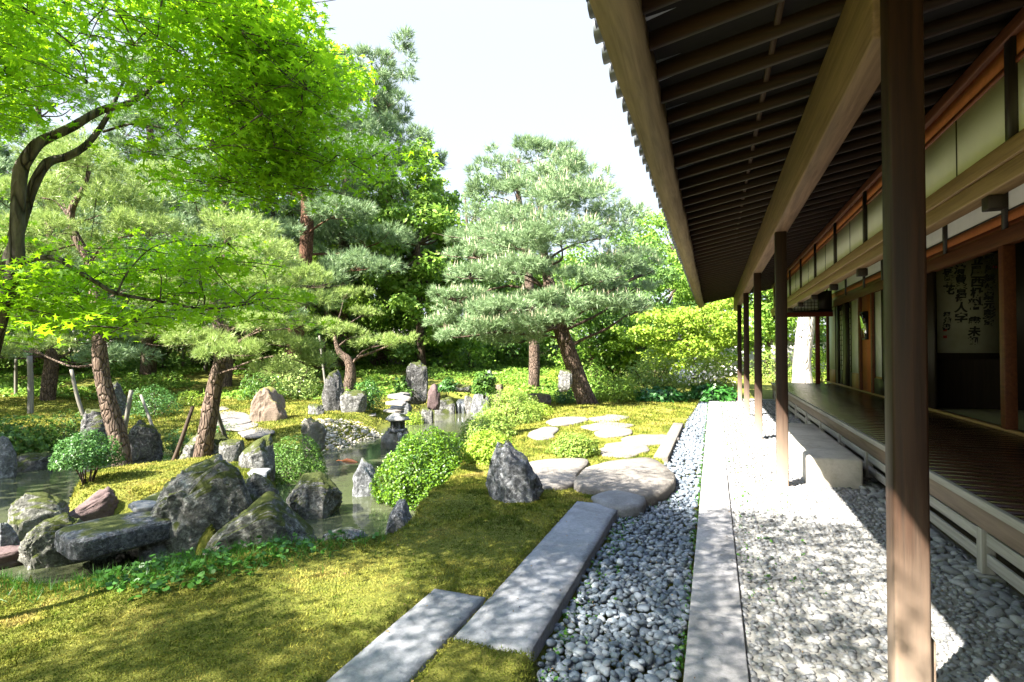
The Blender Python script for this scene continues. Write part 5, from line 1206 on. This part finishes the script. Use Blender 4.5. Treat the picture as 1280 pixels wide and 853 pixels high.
# unseen crown sprays added over the camera's left to cast dappled foreground shade
def inpoly(x, y, q):
    r = False
    for i in range(len(q)):
        (x1, y1), (x2, y2) = q[i], q[(i + 1) % len(q)]
        if (y1 > y) != (y2 > y) and x < x1 + (y - y1) / (y2 - y1) * (x2 - x1): r = not r
    return r
GAPS = [([(325, 748), (400, 698), (530, 704), (575, 750), (490, 805), (355, 805)], 1.0), ([(-400, 700), (240, 722), (190, 800), (-400, 850)], .85), ([(1120, 730), (1320, 730), (1320, 1010), (1120, 1010)], 1.0), ([(905, 665), (1120, 665), (1120, 900), (950, 900)], .22)]
k = 0
while k < 900:
    g = np.array([rng.uniform(-6.8, 1.4), rng.uniform(1.3, 6.0), 0.0]); z_ = rng.uniform(3.9, 6.0)
    q = g - np.array(SUNDIR) / SUNDIR.z * -z_
    v = g - CAM; f_ = v @ FWD
    px_, py_ = 640 + FPX * (v @ RGT) / f_, 426.5 - FPX * (v @ UPV) / f_
    if any(inpoly(px_, py_, gq) and rng.uniform() < pr_ for gq, pr_ in GAPS): continue
    v = q - CAM; f_ = v @ FWD
    if f_ > .1 and -(v @ UPV) / f_ > -.84 and v @ RGT > -f_ * 1.05: continue
    sp.append(q); k += 1
sp = np.array(sp); per = 85
rad = rng.uniform(.26, .46, len(sp)); rad[n_in:] *= 1.2
n = len(sp) * per; cc = np.repeat(sp, per, 0); r_ = np.repeat(rad, per); a = rng.uniform(0, 6.283, n); q = np.sqrt(rng.uniform(0, 1, n)) * r_
tn = np.repeat(rng.normal(size=(len(sp), 2)) * .12, per, 0)
ox, oy = q * np.cos(a), q * np.sin(a)
pos = cc + np.column_stack([ox, oy, ox * tn[:, 0] + oy * tn[:, 1] - q * q * .25 + rng.normal(size=n) * .022])
V, F_ = leaf_arrays(pos, np.tile((.0, .0, 1.0), (n, 1)), .039, STAR_V, STAR_F, .55)
for j, c in enumerate(sp):                                        # twigs of every spray
    for e in range(3):
        g_ = rng.uniform(0, 6.283); t_ = rad[j] * .85
        tb.tube([c + (0, 0, -.01), c + (math.cos(g_) * t_ * .5, math.sin(g_) * t_ * .5, -.02), c + (math.cos(g_) * t_, math.sin(g_) * t_, -.05)], [.003, .0022, .001], 4, 1)
bp = np.vstack([catmull(np.array(s), 4) for s in (s1[5:], s2[4:], pp([(122, 354, 3.6), (146, 367, 3.65), (200, 377, 3.75), (255, 386, 3.9), (310, 380, 4.0)]))])
nodes = [b_ for b_ in bp]; todo = list(range(n_in))
while todo:                                                          # every spray hangs on the nearest twig already there
    A_ = np.array(nodes); T_ = sp[todo]; dm = np.linalg.norm(A_[None] - T_[:, None], axis=2); j = int(np.argmin(dm.min(1))); k = int(np.argmin(dm[j])); dd = dm[j, k]
    c = T_[j]; a_ = A_[k]
    if dd < 1.1: tb.tube([a_, (a_ + c) / 2 + rng.normal(size=3) * .12 * dd + (0, 0, .03), c], [.005, .0035, .002], 5, 4)
    nodes.append(c); todo.pop(j)
tb.build('trunk', M['barkm'], mp, smooth=True)
link_mesh('crown', V, [F_], M['maple'], mp)

# ------------------------------------------------------------------ moss, weeds
n = 330000
x = rng.uniform(-7.5, -.55, n); y = 1.0 + (rng.uniform(0, 1, n) ** 1.5) * 6.2
k = (x < trough_left(y) - .03); x, y = x[k], y[k]
k = ~(((x > -1.405) & (x < -.945) & (y > 2.88) & (y < 5.885)) | ((x > -1.82) & (x < -1.465) & (y < 3.385)))
x, y = x[k], y[k]; v = np.column_stack([x, y, x * 0]) - CAM; f_ = v @ FWD; k = (f_ > 1.2) & (np.abs(v @ RGT) < f_ * .98); x, y = x[k], y[k]
z = height(np.column_stack([x, y])); k = z > -.34; x, y, z = x[k], y[k], z[k]
pos = np.column_stack([x, y, z - .004]); n = len(pos); d_ = np.linalg.norm(pos - CAM, axis=1)
g_ = fbm(pos * np.array([2.2, 2.2, 0]), 21, 3); hgt = (.010 + .010 * np.clip(g_ + .5, 0, 1.2)) * rng.uniform(.5, 1.7, n)
hgt *= np.where(y > 4.6, 1.25, 1)
V, F_ = needles(pos, np.tile((0, 0, 1.), (n, 1)) , 2, 1.0, .0046, .9)
V = V.reshape(-1, 3, 3); B = (V[:, 0] + V[:, 1]) / 2; hh = np.repeat(hgt, 2)
b0 = np.repeat(pos, 2, 0) + rng.normal(size=(2 * n, 3)) * np.array([.012, .012, 0]); dirs = V[:, 2] - B; wv_ = (V[:, 0] - V[:, 1]) / 2 * np.repeat(np.clip(d_ / 4, .8, 2), 2)[:, None]
V = np.stack([b0 + wv_, b0 - wv_, b0 + dirs * hh[:, None]], 1).reshape(-1, 3)
tag(link_mesh('moss', V, [F_], M['moss']), 'short golden green moss carpet beside the granite slabs', 'moss', kind='stuff')
n = 420000
D_ = 6.2 * (22 / 6.2) ** rng.uniform(0, 1, n); L_ = rng.uniform(-1.0, .42, n) * D_
q = CAM[:2] + np.outer(D_, FWD[:2]) / np.linalg.norm(FWD[:2]) + np.outer(L_, RGT[:2]); q = q[q[:, 0] < trough_left(q[:, 1]) - .05]
z_ = height(q); k = z_ > -.52; q, z_ = q[k], z_[k]; D_ = q @ FWD[:2]
pos = np.column_stack([q, z_ - .006]); g_ = fbm(pos * np.array([.9, .9, 0]), 24, 3); n = len(pos)
hh = (.022 + .022 * np.clip(g_ + .3, 0, 1)) * rng.uniform(.5, 1.7, n) * np.clip(D_ / 9, .8, 1.6)
dirs = rng.normal(size=(n, 3)) * .6 + (0, 0, 1); dirs /= np.linalg.norm(dirs, axis=1)[:, None]; sd = np.cross(dirs, rng.normal(size=(n, 3))); sd /= np.linalg.norm(sd, axis=1)[:, None]; sd *= (.0011 * D_)[:, None]
V = np.stack([pos + sd, pos - sd, pos + dirs * hh[:, None]], 1).reshape(-1, 3)
tag(link_mesh('moss', V, [np.arange(3 * n).reshape(-1, 3)], M['moss']), 'moss carpet of the island, the far bank and the sunny path', 'moss', kind='stuff')
# leafy weeds along the pond bank
bl = []
for _ in range(620):
    px_, py_ = rng.uniform(120, 470), rng.uniform(684, 770)
    lim = np.interp(px_, [-20, 100, 200, 300, 360, 470], [715, 722, 775, 745, 716, 690])
    if py_ > lim + rng.normal() * 6: continue
    q = P(px_, py_, -.06); z_ = H(q[0], q[1])
    if z_ > -.4: bl.append((q[0], q[1], z_))
bl = np.array(bl); n = len(bl); hgt = rng.uniform(.02, .08, n); VV = MB()
for i in range(n): 
    t_ = bl[i] + (rng.normal() * .02, rng.normal() * .02, hgt[i]); VV.tube([bl[i], t_], [.0022, .0016], 3, 1)
tops = bl + np.column_stack([rng.normal(size=(n, 2)) * .015, hgt])
RND = np.array([(0, 0, 0), (.38, .1, .03), (.5, .5, .02), (.34, .9, -.03), (0, 1.05, -.05), (-.34, .9, -.03), (-.5, .5, .02), (-.38, .1, .03)])
t3 = np.repeat(tops, 3, 0); V, F_ = inst(RND, [(0, 1, 2, 3), (0, 3, 4, 5), (0, 5, 6, 7)], t3, frames(rng.normal(size=(3 * n, 3)) * .4 + (0, 0, 1)), rng.uniform(.018, .048, 3 * n))
VV.add(V, F_)
gr = []
for _ in range(1500):
    px_, py_ = rng.uniform(-30, 480), rng.uniform(675, 745); lim = np.interp(px_, [-30, 100, 200, 330, 480], [722, 724, 745, 730, 692])
    if py_ > lim + rng.normal() * 8: continue
    q = P(px_, py_, -.06); z_ = H(q[0], q[1])
    if z_ > -.45: gr.append((q[0], q[1], z_))
gr = np.array(gr); V, F_ = needles(gr, np.tile((0, 0, 1.), (len(gr), 1)), 4, .10, .0032, .45); VV.add(V, F_)
tag(VV.build('weeds', M['weed']), 'leafy weeds and grass along the shaded pond bank', 'weeds', kind='stuff')

# small green sprouts between the pebbles and along the kerb
sp_ = []
for _ in range(700):
    yy = rng.uniform(2, 19); sp_.append(((-.185 if rng.uniform() < .5 else .185) + rng.normal() * .015, yy, -.04))
for _ in range(260):
    yy = rng.uniform(1.8, 7); sp_.append((trough_left(yy) + abs(rng.normal()) * .09, yy, -.04))
for _ in range(400): sp_.append((rng.uniform(.2, .8) ** 2 + .16, rng.uniform(4, 18), -.012))
sp_ = np.array(sp_); V, F_ = leaf_arrays(np.repeat(sp_, 6, 0) + rng.normal(size=(len(sp_) * 6, 3)) * .012, np.tile((0, 0, 1.), (len(sp_) * 6, 1)), .022, tilt=.9)
tag(link_mesh('sprouts', V, [F_], M['weed']), 'tiny green sprouts between the pebbles', 'sprouts', kind='stuff')

n = 420; x_ = rng.uniform(-2.6, 1.6, n); y_ = rng.uniform(1.6, 9, n)
def surf(x, y):
    if (-1.42 < x < -.955 and 2.86 < y < 5.9) or (-1.835 < x < -1.45 and y < 3.4): return .052
    if -.15 < x < .155: return .024
    if x > .16: return .012
    if x > trough_left(y): return -.02
    return H(x, y) + .02
pos = np.array([(a_, b_, surf(a_, b_)) for a_, b_ in zip(x_, y_)])
V, F_ = leaf_arrays(pos, np.tile((0, 0, 1.), (n, 1)), .016, tilt=.35)
M['litter'] = leafmat('dry_leaf', (.10, .05, .02), (.34, .22, .09), .15)
tag(link_mesh('fallen_leaves', V, [F_], M['litter']), 'tiny dry leaves scattered on slabs, kerb and moss', 'fallen leaves', kind='stuff')
# ------------------------------------------------------------------ support poles
def pole(a, b, r, mat, label, name='support_pole'):
    a, b = np.array(a), np.array(b); a[2] = min(a[2], H(a[0], a[1])) - .08
    tag(MB().tube([a, (a + b) / 2 + rng.normal(size=3) * .015, b], [r * .72, r * .68, r * .6], 9, 4, .06, 3).build(name, M[mat], smooth=True, loc=tuple(a)), label, 'support pole')
pole(PD(199, 606, 9.4), PD(241, 508, 9.8), .052, 'poled', 'dark leaning prop pole to the left of the propped pine')
pole(PD(291, 566, 10.6), PD(265, 492, 10.0), .055, 'pole', 'thick leaning prop pole to the right of the propped pine')
pole(PD(38, 515, 16), PD(37, 445, 16), .11, 'pole', 'upright grey post standing on the shaded lawn')
pole(PD(107, 503, 15.5), PD(89, 462, 15.5), .075, 'pole', 'leaning grey prop pole on the lawn left of the leaning pine')
pole(PD(152, 528, 13), PD(164, 488, 13), .075, 'pole', 'short leaning grey prop pole just right of the leaning pine')
pole(PD(206, 565, 12.4), PD(176, 494, 13), .05, 'pole', 'long thin prop pole slanting down in front of the round dark bush')
pole(PD(410, 505, 19), PD(399, 420, 20), .05, 'pole', 'thin bamboo prop pole left of the small twisted pine')
pole(PD(20, 490, 20), PD(20, 448, 20), .08, 'pole', 'upright grey post behind the shaded lawn at the left border')

# ------------------------------------------------------------------ far garden buildings
M['wallw'] = plain('garden_plaster', (.5, .48, .44), (.62, .6, .56), 3, .9, .05)
def wall_run(a, b, h, label):
    a, b = np.array([*a, 0.]), np.array([*b, 0.]); d = b - a; L_ = np.linalg.norm(d); d /= L_; n_ = np.array([-d[1], d[0], 0])
    zg = min(H(a[0], a[1]), H(b[0], b[1]))
    root = empty('garden_wall', (a[0], a[1], zg), label, 'wall')
    def blk(mb, w0, w1, z0, z1, wt=None):
        wt = w0 if wt is None else wt
        q = [a + n_ * -w0, b + n_ * -w0, b + n_ * w0, a + n_ * w0]; q2 = [a + n_ * -wt, b + n_ * -wt, b + n_ * wt, a + n_ * wt]
        mb.hexa([(*p_[:2], z0) for p_ in q] + [(*p_[:2], z1) for p_ in q2])
    m1 = MB(); blk(m1, .14, .14, zg - .4, zg + h); m1.build('wall', M['wallw'], root)
    m2 = MB(); blk(m2, .5, .5, zg + h + .002, zg + h + .06); blk(m2, .46, .1, zg + h + .062, zg + h + .34, .06)
    for t_ in np.arange(.2, L_, .32):
        for s_ in (-1, 1): m2.tube([a + d * t_ + n_ * s_ * .48 + (0, 0, zg + h + .10), a + d * t_ + n_ * s_ * .05 + (0, 0, zg + h + .38)], [.06, .06], 6, 1)
    m2.build('tile_coping', M['tile'], root)
wall_run(gp(-120, 40), gp(640, 44), 2.5, 'long plastered garden wall with grey tile coping behind the trees')
wall_run(gp(650, 46), gp(1080, 42), 2.6, 'pale garden wall behind the sunlit maples on the right')
b = gp(250, 27); zb_ = H(*b); sh = empty('garden_shed', (b[0], b[1], zb_), 'dark open garden shed half hidden behind the propped pine', 'shed')
bx, by = b
MB().box(bx - 2.6, bx + 2.4, by + 1.6, by + 1.75, zb_ - .3, zb_ + 2.0).build('back_wall', M['dark'], sh)
for x_ in (-2.4, -1.0, .5, 2.1): MB().box(bx + x_, bx + x_ + .13, by - .2, by - .07, zb_ - .3, zb_ + 2.0).build('post', M['pole'], sh)
MB().prism([(bx - 3.2, zb_ + 2.0), (bx + 3.0, zb_ + 2.0), (bx + 2.2, zb_ + 2.9), (bx - 2.4, zb_ + 2.9)], by - .9, by + 2.4).build('roof', M['tile'], sh)
